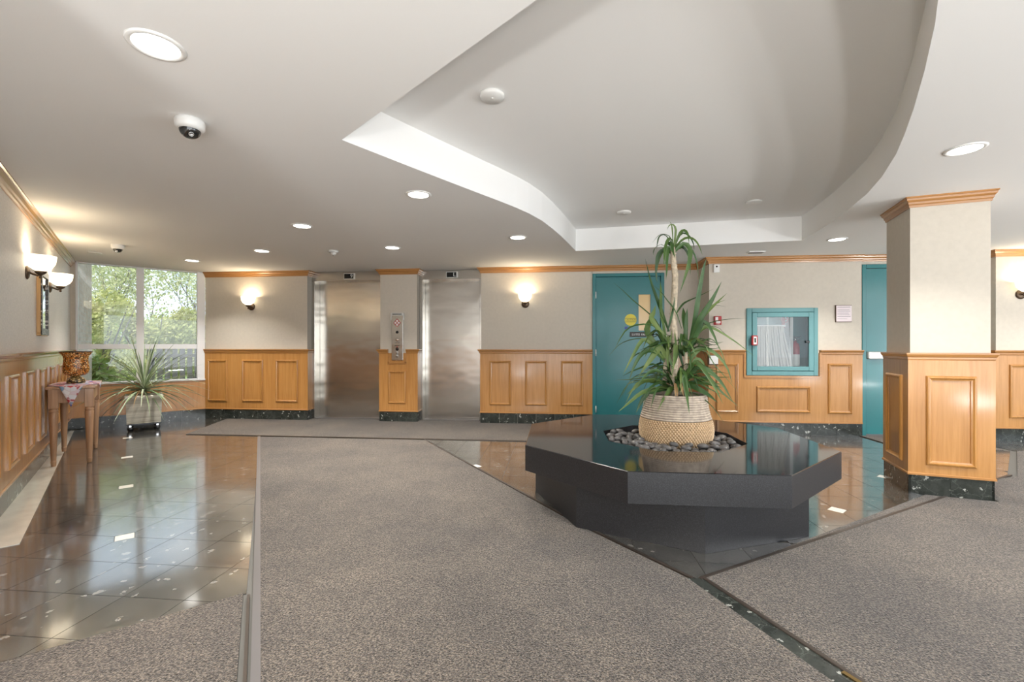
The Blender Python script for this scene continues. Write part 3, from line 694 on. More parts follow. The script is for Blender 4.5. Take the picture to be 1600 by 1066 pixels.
MB().sweep(P_CROWN, [(1.61, BW), (.555, BW)]).obj('crown_moulding', M_OAKH, bpy.data.objects['wall_behind_door'])
Y2 = 6.45
d2 = structure(MB().bbox(4.05, 4.10, Y2 - .04, Y2 + .08, 0, 2.275, .004).bbox(5.05, 5.10, Y2 - .04, Y2 + .08, 0, 2.275, .004).bbox(4.10, 5.05, Y2 - .04, Y2 + .08, 2.225, 2.275, .004).obj('door_2', M_TEAL))
d2['label'] = 'teal exit door with a pale push bar half hidden by the pillar'
l2 = MB().box(4.103, 5.047, Y2 + .0, Y2 + .045, .02, 2.222).obj('door_leaf', M_TEAL, d2)
MB().bbox(4.12, 5.03, Y2 - .055, Y2 - .002, 1.02, 1.118, .01).obj('push_bar', M_ALU, l2)
MB().bbox(4.36, 4.42, Y2 - .06, Y2 - .05, 1.05, 1.09, .004).obj('latch', M_BRONZE, l2)
MB().box(4.39, 4.52, Y2 - .006, Y2 + .0, 1.50, 1.79).obj('pane', M_PRINT, l2)
MB().box(4.10, 5.05, Y2 - .03, Y2 + .05, .0, .02).obj('threshold', M_GSTRIP, d2)
structure(MB().box(4.0, 5.2, Y2 + .09, Y2 + .2, 0, ZC).box(4.05, 5.10, Y2, Y2 + .1, 2.275, ZC).obj('wall_behind_exit', M_WALL))
MB().sweep(P_CROWN, [(5.10, Y2), (4.05, Y2)]).obj('crown_moulding', M_OAKH, bpy.data.objects['wall_behind_exit'])

# ------------------------------------------------------------ octagonal bench
BX, BY = .857, 3.712
def octo(ap, rot=0, cx_=0, cy_=0):
    r = ap / math.cos(math.pi / 8); return [(cx_ + r * math.cos(rot + math.pi / 8 + k * math.pi / 4), cy_ + r * math.sin(rot + math.pi / 8 + k * math.pi / 4)) for k in range(8)]
bench = thing('planter_bench', 'large polished black granite octagonal bench with a pebble tray in its top', 'bench', (BX, BY, 0))
MB().prism(octo(1.019 * math.cos(math.pi / 8), math.pi / 8), 0.0005, .295).obj('base', M_GRAN, bench)
HXc, HYc, HA = .9 - BX, 3.66 - BY, .5
o_, h_ = octo(1.075), octo(HA, 0, HXc, HYc)
oc = octo(1.071)
V = [(x, y, .295) for x, y in o_] + [(x, y, .476) for x, y in o_] + [(x, y, .48) for x, y in oc] + [(x, y, .48) for x, y in h_] + [(x, y, .42) for x, y in h_]
F = [list(range(8))[::-1]]
for k in range(8):
    j = (k + 1) % 8
    F += [(k, j, 8 + j, 8 + k), (8 + k, 8 + j, 16 + j, 16 + k), (16 + k, 16 + j, 24 + j, 24 + k), (24 + k, 24 + j, 32 + j, 32 + k)]
F.append([32 + k for k in range(8)])
MB().add(V, F).obj('slab', M_GRAN, bench, fix=False)

# woven pot
PX, PY = .955, 3.73
pot = thing('woven_pot', 'round woven rope pot with a whitewashed upper half on the bench', 'pot', (PX, PY, .42))
ZL = [(.25, .0), (.262, .03), (.276, .07), (.281, .11), (.279, .15), (.272, .19), (.264, .22), (.255, .25), (.246, .29), (.240, .33), (.235, .37), (.231, .395)]
def rad_at(z):
    for (r0, a), (r1, b) in zip(ZL, ZL[1:]):
        if a <= z <= b: return r0 + (r1 - r0) * (z - a) / (b - a)
    return ZL[-1][0]
def coil_prof(z0, z1, step, amp):
    pr = []; n = int(round((z1 - z0) / step))
    for k in range(n):
        for q in (0, .25, .5, .75):
            z = z0 + (k + q) * step; pr.append((rad_at(z) + amp * math.sin(q * math.pi) - amp / 2, z))
    pr.append((rad_at(z1), z1)); return pr
MB().lathe([(.02, .0)] + [(.25, 0.0)], 48).obj('pot_bottom', M_ROPE, pot)
MB().lathe([(.225, 0.0)] + coil_prof(.0, .205, .0146, .008), 64).obj('lower_weave', M_ROPED, pot)
stitch = MB()
for row in range(14):
    z = .0073 + row * .0146; r = rad_at(z) + .0035
    for k in range(76):
        a = 2 * math.pi * (k + (row % 2) * .5) / 76
        if math.sin(a - .25) > .25: continue                       # only the side towards the room
        M_ = Matrix.Rotation(a, 4, 'Z') @ Matrix.Translation((r, 0, z)) @ Matrix.Rotation(.5, 4, 'X')
        stitch.add([(0, -.0045, -.0075), (.0035, 0, -.006), (0, .0045, -.0075), (0, -.0045, .0075), (.0035, 0, .006), (0, .0045, .0075)], [(0, 1, 4, 3), (1, 2, 5, 4)], True, M_)
stuff(stitch.obj('stitching', M_ROPE, pot, fix=False))
MB().lathe(coil_prof(.205, .395, .0173, .011) + [(.222, .397), (.216, .385), (.22, .30)], 64).obj('upper_coils', M_ROPEW, pot)
MB().lathe([(.0, .372), (.1, .37), (.221, .365)], 32).obj('soil', M_SOIL, pot)

# pebbles round the pot
peb_meshes = []
for k in range(7):
    bm = bmesh.new(); bmesh.ops.create_icosphere(bm, subdivisions=2, radius=1)
    a, b, c = R.uniform(.9, 1.25), R.uniform(.65, .95), R.uniform(.5, .68)
    ph = R.uniform(0, 6)
    for v in bm.verts:
        n_ = 1 + .07 * math.sin(3 * v.co.x + ph) + .05 * math.cos(4 * v.co.y + ph); v.co = Vector((v.co.x * a * n_, v.co.y * b * n_, v.co.z * c))
    peb_meshes.append(MB().frombm(bm, smooth=True).mesh('pebble', M_PEB))
placed = []
hp = octo(HA - .005, 0, .9, 3.66)
def inside_hole(x, y, r):
    for k in range(8):
        a, b = hp[k], hp[(k + 1) % 8]; d = Vector((b[0] - a[0], b[1] - a[1])).normalized()
        if d.x * (y - a[1]) - d.y * (x - a[0]) < r: return False
    return True
def sector(x, y):
    dx, dy = x - PX, y - PY
    if dy < -.20: return 'rounded grey river pebble in the tray in front of the pot' if dx > -.02 else 'rounded grey river pebble in the tray at the front left of the pot'
    if dx < 0: return 'rounded grey river pebble in the tray left of the pot'
    return 'rounded grey river pebble in the tray right of the pot'
def try_pebbles(n, zbase, rmin, rmax, fac, need=0):
    cnt = 0; tries = 0
    while cnt < n and tries < 9000:
        tries += 1; r = R.uniform(rmin, rmax); x = R.uniform(.40, 1.40); y = R.uniform(3.16, 4.16)
        if not inside_hole(x, y, r * .9): continue
        if math.hypot(x - PX, y - PY) < .270 + r * .85: continue
        if y > 3.95: continue
        z = zbase + r * .55
        if any((x - a) ** 2 + (y - b) ** 2 + ((z - c) * 1.6) ** 2 < (fac * (r + q)) ** 2 for a, b, c, q in placed): continue
        placed.append((x, y, z, r)); cnt += 1
        o = put('pebble', peb_meshes[R.randrange(7)], None, (x, y, z)); o.scale = (r, r, r)
        o.rotation_euler = (R.uniform(-.3, .3), R.uniform(-.3, .3), R.uniform(0, 6.28))
        lab = sector(x, y); tag(o, lab, 'pebble', lab.replace('rounded grey river pebble', 'river pebbles'))
try_pebbles(80, .422, .031, .044, .86)
try_pebbles(60, .448, .030, .042, .88)

# ------------------------------------------------------------ leaves
def leaf(parent, pts, wmax, mat, up=Vector((0, 0, 1)), base_w=.45, keel=.22, n=10, name='leaf', origin=(0, 0, 0)):
    P = [Vector(p) for p in pts]
    # Catmull-Rom through the midrib points
    Q = []
    ext = [P[0] * 2 - P[1]] + P + [P[-1] * 2 - P[-2]]
    m = len(P) - 1
    for k in range(n + 1):
        u = k / n * m; i = min(int(u), m - 1); t = u - i
        a, b, c, d = ext[i], ext[i + 1], ext[i + 2], ext[i + 3]
        Q.append(.5 * ((2 * b) + (c - a) * t + (2 * a - 5 * b + 4 * c - d) * t * t + (3 * b - a - 3 * c + d) * t ** 3))
    vv = []; ff = []
    for k, q in enumerate(Q):
        t = (Q[min(k + 1, n)] - Q[max(k - 1, 0)]).normalized(); s_ = t.cross(up)
        if s_.length < .05: s_ = t.cross(Vector((.3, 1, .2)))
        s_.normalize(); nn = s_.cross(t)
        u = k / n; ww = wmax * (base_w + (1 - base_w) * min(1, u / .35)) * (1 if u < .35 else max(0, (1 - ((u - .35) / .65) ** 1.6)))
        ww = max(ww, .0008) / 2
        vv += [q - s_ * ww + nn * ww * keel * 2, q, q + s_ * ww + nn * ww * keel * 2]
    for k in range(n):
        a = 3 * k; ff += [(a, a + 1, a + 4, a + 3), (a + 1, a + 2, a + 5, a + 4)]
    mb = MB(); mb.add(vv, ff, True)
    return mb.obj(name, mat, parent, fix=False)

K = .00513
plant = thing('dracaena_plant', 'tall green cane plant with long arching strap leaves in the woven pot', 'plant', (PX, PY, .77))
ux, uy = math.cos(YAW), math.sin(YAW)      # the plant's broad side lies along this direction
def pl3(px, py, dep):                      # (right, up) measured from the soil, dep away from the room
    a = (px - 1060) * K; h = (620 - py) * K
    return Vector((a * ux - dep * uy, a * uy + dep * ux, h + .012))
def zc1(pts): return [(960 + x / 6.664, 340 + y / 6.664) for x, y in pts]
def zc2(pts): return [(960 + x / 5.923, 480 + y / 5.923) for x, y in pts]
def grow(pts, wpx, dep, base_dep=0.0, mat=None, facing=0.0):
    n = len(pts); P3 = []
    for i, (x, y) in enumerate(pts):
        u = i / (n - 1); P3.append(pl3(x, y, base_dep + dep * u ** .8))
    # blade lies partly edge-on: mix vertical and towards-the-room side vectors
    up = Vector((0, 0, 1)) * (1 - facing) + Vector((uy * .9, -ux, 0)) * facing
    up = up + Vector((R.uniform(-.2, .2), R.uniform(-.2, .2), 0))
    return leaf(plant, P3, wpx * .64 * K, mat or M_LEAF, up.normalized())
# cane: main trunk and two short shoots
MB().tube([pl3(1058, 632, 0), pl3(1057, 590, 0), pl3(1059, 560, 0), pl3(1058, 520, -.01), pl3(1056, 490, -.01), pl3(1059, 455, 0), pl3(1060, 430, 0), pl3(1057, 405, 0), pl3(1056, 385, 0)],
          [.034, .031, .029, .027, .026, .025, .024, .022, .018], 10).obj('cane', M_CANE, plant)
rb = MB()
for k in range(34):
    y = 600 - k * 6.2
    import bisect
    xs = [(632, 1058), (590, 1057), (560, 1059), (520, 1058), (490, 1056), (455, 1059), (430, 1060), (405, 1057), (380, 1056)]
    for (ya, xa), (yb, xb) in zip(xs, xs[1:]):
        if yb <= y <= ya: x = xa + (xb - xa) * (ya - y) / (ya - yb)
    q = pl3(x, y, -.004); rr = .0305 - .0075 * k / 34
    rb.lathe([(rr * .96, -.006), (rr * 1.06, 0), (rr * .96, .004)], 10, Matrix.Translation(q) @ Matrix.Rotation(R.uniform(-.15, .15), 4, 'X'))
stuff(rb.obj('leaf_scars', M_CANE, plant))
MB().tube([pl3(1046, 630, .05), pl3(1047, 590, .05), pl3(1048, 553, .04)], [.022, .019, .014], 8).obj('shoot', M_CANE, plant)
MB().tube([pl3(1076, 630, -.03), pl3(1074, 590, -.03), pl3(1074, 548, -.03)], [.024, .02, .015], 8).obj('shoot', M_CANE, plant)
TOP = [
 ([(640, 380), (652, 250), (660, 130), (630, 80), (585, 88), (560, 135)], 5, -.05, .7), ([(645, 300), (640, 120), (636, 60), (622, 18)], 3, .03, .7),
 ([(640, 330), (625, 200), (590, 160), (540, 150), (500, 180), (463, 228)], 5, .08, .3), ([(630, 260), (575, 165), (525, 175), (512, 240), (514, 300)], 4, .1, .5),
 ([(640, 350), (615, 240), (565, 240), (522, 320), (500, 440), (490, 530)], 7, -.14, .6), ([(632, 300), (606, 270), (598, 350), (608, 445)], 8, -.12, .9),
 ([(640, 370), (590, 300), (558, 400), (548, 540), (535, 655)], 8, -.08, .9), ([(640, 380), (520, 285), (440, 320), (408, 370), (402, 410)], 3, -.1, .2),
 ([(640, 380), (565, 320), (510, 360), (492, 430), (486, 560), (505, 660)], 9, .06, .8), ([(650, 320), (690, 180), (725, 150), (750, 200), (748, 300)], 7, -.12, .8),
 ([(655, 290), (730, 160), (810, 170), (865, 240), (887, 315)], 6, .04, .5), ([(655, 310), (740, 225), (815, 225), (870, 290), (905, 400)], 7, -.08, .6),
 ([(655, 350), (720, 275), (780, 290), (830, 340), (872, 430)], 8, .1, .6), ([(655, 350), (740, 268), (800, 320), (795, 450), (745, 620), (690, 785)], 11, -.05, .9),
 ([(660, 300), (770, 255), (860, 330), (915, 450), (945, 645)], 6, .06, .7), ([(655, 340), (760, 290), (840, 360), (878, 470), (900, 560)], 8, .15, .7),
 ([(640, 360), (600, 290), (556, 330), (530, 420), (520, 560)], 8, .12, .8), ([(645, 340), (640, 280), (610, 240), (590, 300), (588, 400)], 9, .1, .9),
]
for pts, wd, dep, fc in TOP: grow(zc1(pts), wd * 1.15, dep, 0, facing=fc)
MID1 = [
 ([(590, 1180), (545, 1010), (500, 850), (440, 640), (392, 395)], 9, .12, .8), ([(800, 1300), (838, 1060), (862, 820), (900, 560), (921, 450)], 12, -.10, .95),
 ([(800, 1300), (880, 1040), (935, 800), (992, 545)], 9, .10, .9), ([(800, 1300), (880, 1060), (975, 880), (1066, 680)], 13, -.12, .95),
 ([(800, 1300), (930, 1050), (1060, 920), (1222, 775)], 9, .05, .7), ([(800, 1280), (940, 1035), (1090, 905), (1268, 830)], 6, .15, .6),
 ([(900, 1060), (1010, 930), (1110, 900), (1252, 910)], 5, .1, .4), ([(650, 1020), (760, 900), (850, 850), (970, 800), (1168, 705)], 6, .2, .4),
 ([(770, 1250), (768, 1060), (778, 980), (788, 920)], 11, .1, .95), ([(720, 1150), (640, 980), (540, 870), (470, 790), (365, 705)], 7, -.12, .5),
 ([(560, 1240), (470, 1060), (380, 960), (250, 840), (150, 730), (60, 645)], 4, .15, .4), ([(560, 1220), (525, 980), (538, 760), (545, 640)], 8, .1, .8),
 ([(575, 1180), (600, 1050), (622, 920), (632, 800)], 6, -.05, .8), ([(600, 1300), (420, 1060), (445, 980), (475, 900)], 13, .05, .95),
]
for pts, wd, dep, fc in MID1: grow(zc1(pts), wd * 1.1, dep, -.02, facing=fc)
MID2 = [
 ([(500, 430), (340, 230), (390, 90), (432, 5)], 13, .1, .95), ([(480, 350), (390, 190), (320, 158), (200, 165), (110, 205), (40, 300), (0, 375)], 5, -.12, .4),
 ([(500, 440), (400, 320), (300, 285), (180, 300), (80, 350), (0, 445)], 6, .1, .4), ([(480, 470), (345, 340), (250, 300), (150, 450), (62, 600)], 10, -.15, .7),
 ([(485, 500), (370, 400), (262, 415), (180, 530), (128, 665)], 11, -.10, .7), ([(500, 470), (430, 370), (330, 490), (235, 620)], 15, -.05, .85),
 ([(560, 720), (450, 600), (330, 570), (230, 640), (128, 760)], 7, -.2, .6), ([(580, 740), (430, 690), (310, 680), (210, 755), (150, 810)], 9, .05, .6),
 ([(580, 740), (420, 740), (260, 770), (130, 860), (28, 938)], 10, -.12, .7), ([(580, 750), (430, 750), (310, 790), (245, 880), (205, 962)], 12, -.05, .8),
 ([(570, 750), (480, 785), (400, 830), (325, 915)], 5, -.25, .4), ([(590, 730), (500, 740), (440, 790), (375, 825)], 9, -.2, .6),
 ([(630, 740), (600, 600), (582, 720), (580, 930)], 12, -.3, .95), ([(620, 700), (590, 550), (555, 640), (528, 770)], 7, -.25, .8),
 ([(570, 500), (560, 340), (535, 450), (490, 615)], 10, -.15, .9), ([(670, 440), (730, 280), (790, 130), (850, 250), (886, 385)], 11, -.2, .9),
 ([(670, 440), (770, 250), (850, 178), (950, 210), (1120, 320), (1285, 450)], 9, -.05, .7), ([(700, 380), (800, 220), (880, 160), (1000, 118), (1180, 95), (1305, 90)], 4, .1, .4),
 ([(700, 380), (850, 200), (1000, 170), (1100, 230), (1192, 312)], 4, .15, .3), ([(670, 440), (780, 330), (880, 300), (972, 290)], 5, .1, .4),
 ([(760, 380), (900, 290), (990, 305), (1080, 410), (1140, 540), (1205, 640)], 4, .2, .4), ([(680, 460), (760, 390), (850, 378), (950, 450), (1020, 560), (1052, 690)], 9, -.1, .7),
 ([(700, 470), (850, 390), (960, 530), (1090, 670), (1185, 778)], 4, .05, .4), ([(640, 720), (700, 500), (780, 620), (862, 840)], 11, -.3, .9),
 ([(650, 720), (760, 540), (900, 650), (992, 835)], 11, -.22, .85), ([(650, 730), (850, 640), (960, 760), (1115, 900)], 8, -.1, .6),
 ([(650, 730), (800, 700), (980, 780), (1092, 818)], 6, .1, .5), ([(650, 720), (700, 715), (800, 775), (872, 845)], 13, -.2, .8),
 ([(650, 760), (740, 790), (830, 880), (905, 1020)], 3, -.25, .5), ([(660, 700), (740, 580), (840, 568), (940, 640), (1045, 745)], 5, .1, .5),
 ([(660, 560), (630, 420), (600, 340), (585, 330)], 8, .05, .9), ([(690, 520), (655, 360), (622, 238)], 8, -.05, .95), ([(690, 560), (680, 300), (692, 90), (705, 0)], 10, .02, .95),
 ([(560, 560), (520, 400), (490, 250), (470, 120)], 8, .02, .9), ([(520, 560), (500, 400), (520, 300), (528, 210)], 7, -.06, .9), ([(560, 560), (585, 430), (560, 300), (545, 200)], 6, -.08, .8),
 ([(700, 560), (730, 450), (790, 390), (830, 370)], 8, -.05, .8), ([(700, 600), (780, 480), (850, 500), (900, 600)], 8, .05, .7),
]
for pts, wd, dep, fc in MID2: grow(zc2(pts), wd * 1.1, dep, -.02, facing=fc)
for k in range(96):      # filler leaves round the lower crown and the two shoots
    bx, by = R.choice([(1061, 604), (1061, 604), (1061, 612), (1048, 556), (1074, 556)])
    an = R.uniform(-math.pi, math.pi); ln = R.uniform(38, 96); rise = R.uniform(5, 40); drop = R.uniform(-5, 48)
    dx, dp = math.cos(an), math.sin(an)
    pts = [(bx, by), (bx + dx * ln * .35, by - rise), (bx + dx * ln * .75, by - rise * .8), (bx + dx * ln, by - rise + drop * .8)]
    if by > 590 and pts[-1][1] > 640: pts[-1] = (pts[-1][0], 640)
    P3 = [pl3(x, y, dp * ln * K * u * (1 if dp > 0 else .75)) for (x, y), u in zip(pts, (0, .35, .75, 1))]
    leaf(plant, P3, R.uniform(3.6, 6.6) * K, M_LEAF, Vector((R.uniform(-.3, .3), R.uniform(-.6, 0), 1)).normalized())
for k in range(7):
    an = R.uniform(-2.6, -.5); ln = R.uniform(25, 45)
    P3 = [pl3(1061, 600, 0), pl3(1061 + math.cos(an) * ln * .5, 598, math.sin(an) * ln * .5 * K), pl3(1061 + math.cos(an) * ln, 616, math.sin(an) * ln * K)]
    leaf(plant, P3, 6 * K, M_LEAFD)['label'] = 'dry brown leaf'

# ------------------------------------------------------------ planter on castors by the window, spiky plant
QX, QY, QR = -5.90, 5.97, RAD(45)
fp = thing('square_planter', 'square weathered pale planter on castors below the window', 'planter', (QX, QY, 0), QR)
b0, b1 = .188, .20
bm = bmesh.new()
V0 = [(-b0, -b0, .105), (b0, -b0, .105), (b0, b0, .105), (-b0, b0, .105), (-b1, -b1, .47), (b1, -b1, .47), (b1, b1, .47), (-b1, b1, .47), (-b1 + .03, -b1 + .03, .47), (b1 - .03, -b1 + .03, .47), (b1 - .03, b1 - .03, .47), (-b1 + .03, b1 - .03, .47),
      (-b0 + .02, -b0 + .02, .42), (b0 - .02, -b0 + .02, .42), (b0 - .02, b0 - .02, .42), (-b0 + .02, b0 - .02, .42)]
F0 = [(3, 2, 1, 0)] + [(k, (k + 1) % 4, 4 + (k + 1) % 4, 4 + k) for k in range(4)] + [(4 + k, 4 + (k + 1) % 4, 8 + (k + 1) % 4, 8 + k) for k in range(4)] + [(8 + k, 8 + (k + 1) % 4, 12 + (k + 1) % 4, 12 + k) for k in range(4)]
MB().add(V0, F0).obj('pot', M_CONC, fp, fix=False)
rim = MB()
for a in ((-.215, .215, -.215, -.165), (-.215, .215, .165, .215), (-.215, -.165, -.165, .165), (.165, .215, -.165, .165)): rim.bbox(a[0], a[1], a[2], a[3], .455, .495, .008)
rim.obj('rim', M_CONC, fp)
MB().box(-.165, .165, -.165, .165, .40, .445).obj('soil', M_SOIL, fp)
MB().bbox(-.19, .19, -.19, .19, .085, .105, .004).obj('dolly', M_BLACK, fp)
for sx_ in (-1, 1):
    for sy_ in (-1, 1):
        c = MB().lathe([(0, -.014), (.026, -.014), (.033, -.008), (.033, .008), (.026, .014), (0, .014)], 16, Matrix.Translation((sx_ * .15, sy_ * .15, .035)) @ Matrix.Rotation(RAD(90), 4, 'X')).obj('castor', M_BLACK, fp)
        MB().box(sx_ * .15 - .012, sx_ * .15 + .012, sy_ * .15 - .02, sy_ * .15 + .02, .06, .086).obj('castor_fork', M_CHROME, c)
yp = thing('spiky_yucca', 'spiky grey green rosette plant in the square planter by the window', 'plant', (QX, QY, .44), 0)
MB().tube([(0, 0, -.02), (0, 0, .10)], [.03, .028], 8).obj('stem', M_CANE, yp)
for k in range(84):
    az = k * 2.39996 + R.uniform(-.2, .2); u = k / 83
    el = RAD(82 - 108 * u ** .72) + R.uniform(-.1, .1); L = R.uniform(.66, .93) * (1 if el > -.1 else .72)
    d = Vector((math.cos(az) * math.cos(el), math.sin(az) * math.cos(el), math.sin(el)))
    sag = .10 if el > .3 else .16
    # keep clear of the window behind
    nrm = Vector((-.7071, .7071, 0)); over = d.dot(nrm) * L - .40
    if over > 0: d -= nrm * (over / L)
    n2_ = Vector((-.7071, -.7071, 0)); over = d.dot(n2_) * L - .72
    if over > 0: d -= n2_ * (over / L)
    o0 = Vector((0, 0, .10 + .06 * (1 - u)))
    P3 = [o0 + d * .015, o0 + d * L * .35 + Vector((0, 0, .02)), o0 + d * L * .7 - Vector((0, 0, sag * .2)), o0 + d * L - Vector((0, 0, sag))]
    leaf(yp, P3, R.uniform(.017, .027), M_YUC, base_w=.7, n=7, keel=.35)
for k in range(6):
    az = R.uniform(0, 6.28); d = Vector((math.cos(az), math.sin(az), 0))
    leaf(yp, [Vector((0, 0, .09)), d * .14 + Vector((0, 0, .12)), d * .27 + Vector((0, 0, .02)), d * .33 + Vector((0, 0, -.1))], .018, M_LEAFD, n=7)['label'] = 'withered tan leaf'

# ------------------------------------------------------------ console table, cloth, mosaic vase
ld = Vector((-.7071, .7071)); lq = Vector((.7071, .7071)); LO = Vector((-3.912, 2.835))
def lw(t, o): p = LO + ld * t + lq * o; return (p.x, p.y)
tp = lw(1.97, .235)
TR = math.atan2(ld.y, ld.x)      # x of the table runs along the wall, away from the camera
tb = thing('console_table', 'narrow wooden console table with turned tapering legs against the left wall', 'table', (tp[0], tp[1], 0), TR)
hl, hw = .47, .185
MB().bbox(-hl, hl, -hw, hw, .765, .790, .006).obj('tabletop', M_TBL, tb)
ap = MB()
ap.box(-hl + .05, hl - .05, -hw + .035, -hw + .055, .63, .765); ap.box(-hl + .05, hl - .05, hw - .055, hw - .035, .63, .765)
ap.box(-hl + .035, -hl + .055, -hw + .05, hw - .05, .63, .765); ap.box(hl - .055, hl - .035, -hw + .05, hw - .05, .63, .765)
ap.obj('apron', M_TBL, tb)
for sx_ in (-1, 1):
    for sy_ in (-1, 1):
        m_ = Matrix.Translation((sx_ * (hl - .06), sy_ * (hw - .055), 0))
        lg = MB(); lg.bbox(-.036, .036, -.036, .036, .575, .765, .004, M=m_)
        lg.lathe([(0, 0), (.016, 0), (.019, .01), (.022, .045), (.024, .05), (.019, .058), (.021, .066), (.034, .47), (.036, .53), (.030, .538), (.036, .546), (.036, .556), (.030, .562), (.034, .575)], 16, m_)
        lg.obj('leg', M_TBL, tb)
# cloth: a square laid cornerwise, corners hang over the edges
n = 30; a = .44; vv = []; ff = []
for i in range(n + 1):
    for j in range(n + 1):
        u, v = (i / n - .5) * 2 * a, (j / n - .5) * 2 * a
        x = (u - v) * .7071 - .06; y = (u + v) * .7071 * .42; z = .7935
        ex = max(0, abs(x) - hl - .006); ey = max(0, abs(y) - hw - .006)
        if ex >= ey and ex > 0: x = math.copysign(hl + .006 + .014 * math.sin(ex * 14) * .5, x); z -= ex; y *= (1 - .15 * min(1, ex * 3))
        elif ey > 0: y = math.copysign(hw + .006 + .008 * (1 + math.sin(x * 30)) * min(1, ey * 8), y); z -= ey
        vv.append((x, y, z + .0015 * math.sin(37 * u) * math.sin(31 * v)))
for i in range(n):
    for j in range(n): q = i * (n + 1) + j; ff.append((q, q + 1, q + n + 2, q + n + 1))
cl = MB().add(vv, ff, True).obj('table_cloth', M_CLOTH, None, (tp[0], tp[1], 0), TR)
sol = cl.modifiers.new('thickness', 'SOLIDIFY'); sol.thickness = .002; sol.offset = 1
tag(cl, 'patchwork cloth in red, blue and white draped cornerwise over the console table', 'tablecloth')
cx_ = tp
va = thing('mosaic_vase', 'amber mosaic glass hurricane vase on a small footed base on the console table', 'vase', (tp[0] + .01, tp[1] - .01, .7965))
MB().lathe([(0, 0), (.070, 0), (.078, .015), (.078, .035), (.066, .055), (.035, .07), (.032, .078)], 28).obj('foot', M_MOSAIC2, va)
MB().lathe([(.03, .076), (.075, .085), (.100, .11), (.108, .15), (.104, .20), (.098, .25), (.104, .29), (.128, .325), (.136, .335), (.131, .335), (.099, .29), (.093, .25), (.099, .2), (.102, .15), (.09, .112), (.03, .085)], 36).obj('bowl', M_MOSAIC, va)
MB().lathe([(.128, .328), (.138, .334), (.137, .341), (.130, .341)], 36).obj('rim', M_BRONZE, va)

# mirror on the left wall
mp_ = lw(1.675, 0)
mi = thing('wall_mirror', 'framed wall mirror with a dark carved front between the two left wall lamps', 'mirror', (mp_[0], mp_[1], 1.62), math.atan2(-ld.y, -ld.x))
# local: x along the wall towards the camera, y out of the wall, z up
def ringbox(mb, x, z, wd, y0, y1):
    mb.bbox(-x, x, y0, y1, z - wd, z, .004); mb.bbox(-x, x, y0, y1, -z, -z + wd, .004); mb.bbox(-x, -x + wd, y0, y1, -z + wd, z - wd, .004); mb.bbox(x - wd, x, y0, y1, -z + wd, z - wd, .004)
g_ = MB(); ringbox(g_, .228, .325, .025, .0, .030); g_.obj('frame', M_GOLD, mi)
g_ = MB(); ringbox(g_, .222, .318, .065, .022, .038); g_.obj('carved_moulding', M_ORN, mi)
MB().box(-.16, .16, .01, .027, -.256, .256).obj('glass', M_MIRROR, mi)

# ------------------------------------------------------------ wall lamps
def sconce_proto():
    t = thing('wall_sconce', '', 'lamp', (0, 0, 0), 0, 'frosted bowl wall lamps')
    # y points out of the wall
    MB().lathe([(0, 0), (.055, 0), (.06, .008), (.045, .018), (.02, .024), (0, .025)], 20, Matrix.Translation((0, 0, -.03)) @ Matrix.Rotation(RAD(-90), 4, 'X')).obj('backplate', M_BRONZE, t)
    MB().tube([(0, .02, -.03), (0, .07, -.05), (0, .088, -.035)], .009, 8).obj('arm', M_BRONZE, t)
    MB().lathe([(.0, -.075), (.008, -.072), (.012, -.062), (.007, -.055), (.009, -.045), (.03, -.032), (.04, -.018), (.034, -.010), (0, -.008)], 16, Matrix.Translation((0, .088, 0))).obj('finial', M_BRONZE, t)
    MB().lathe([(.015, -.010), (.045, .0), (.075, .025), (.095, .06), (.102, .10), (.104, .125), (.100, .125), (.097, .098), (.089, .062), (.07, .03), (.04, .006), (.012, -.004)], 28, Matrix.Translation((0, .088, 0))).obj('shade', M_SHADE, t)
    return t
sp0 = sconce_proto()
def sconce(first, x, y, z, rz, label):
    o = sp0 if first else clone(sp0)
    o.location = (x, y, z); o.rotation_euler = (0, 0, rz); o['label'] = label
    l = bpy.data.lights.new('sconce_bulb', 'POINT'); l.energy = SCONCE_W; l.color = (1, .82, .58); l.shadow_soft_size = .03
    b = bpy.data.objects.new('sconce_bulb', l); COL.objects.link(b)
    b.location = (x - math.sin(rz) * .088, y + math.cos(rz) * .088, z + .105)
sconce(True, -4.925, BW, 1.86, math.pi, 'lit frosted wall lamp left of the elevators on the beige wall')
sconce(False, -.46, BW, 1.865, math.pi, 'lit frosted wall lamp between right elevator and teal door')
sconce(False, 5.80, 6.25, 1.87, math.pi, 'lit frosted wall lamp at the far right edge beyond the pillar')
RL = math.atan2(-ld.y, -ld.x)
q = lw(.95, 0); sconce(False, q[0], q[1], 1.865, RL, 'lit frosted bowl lamp on the left wall, nearer one before the mirror')
q = lw(2.25, 0); sconce(False, q[0], q[1], 1.865, RL, 'lit frosted bowl lamp on the left wall between mirror and window')

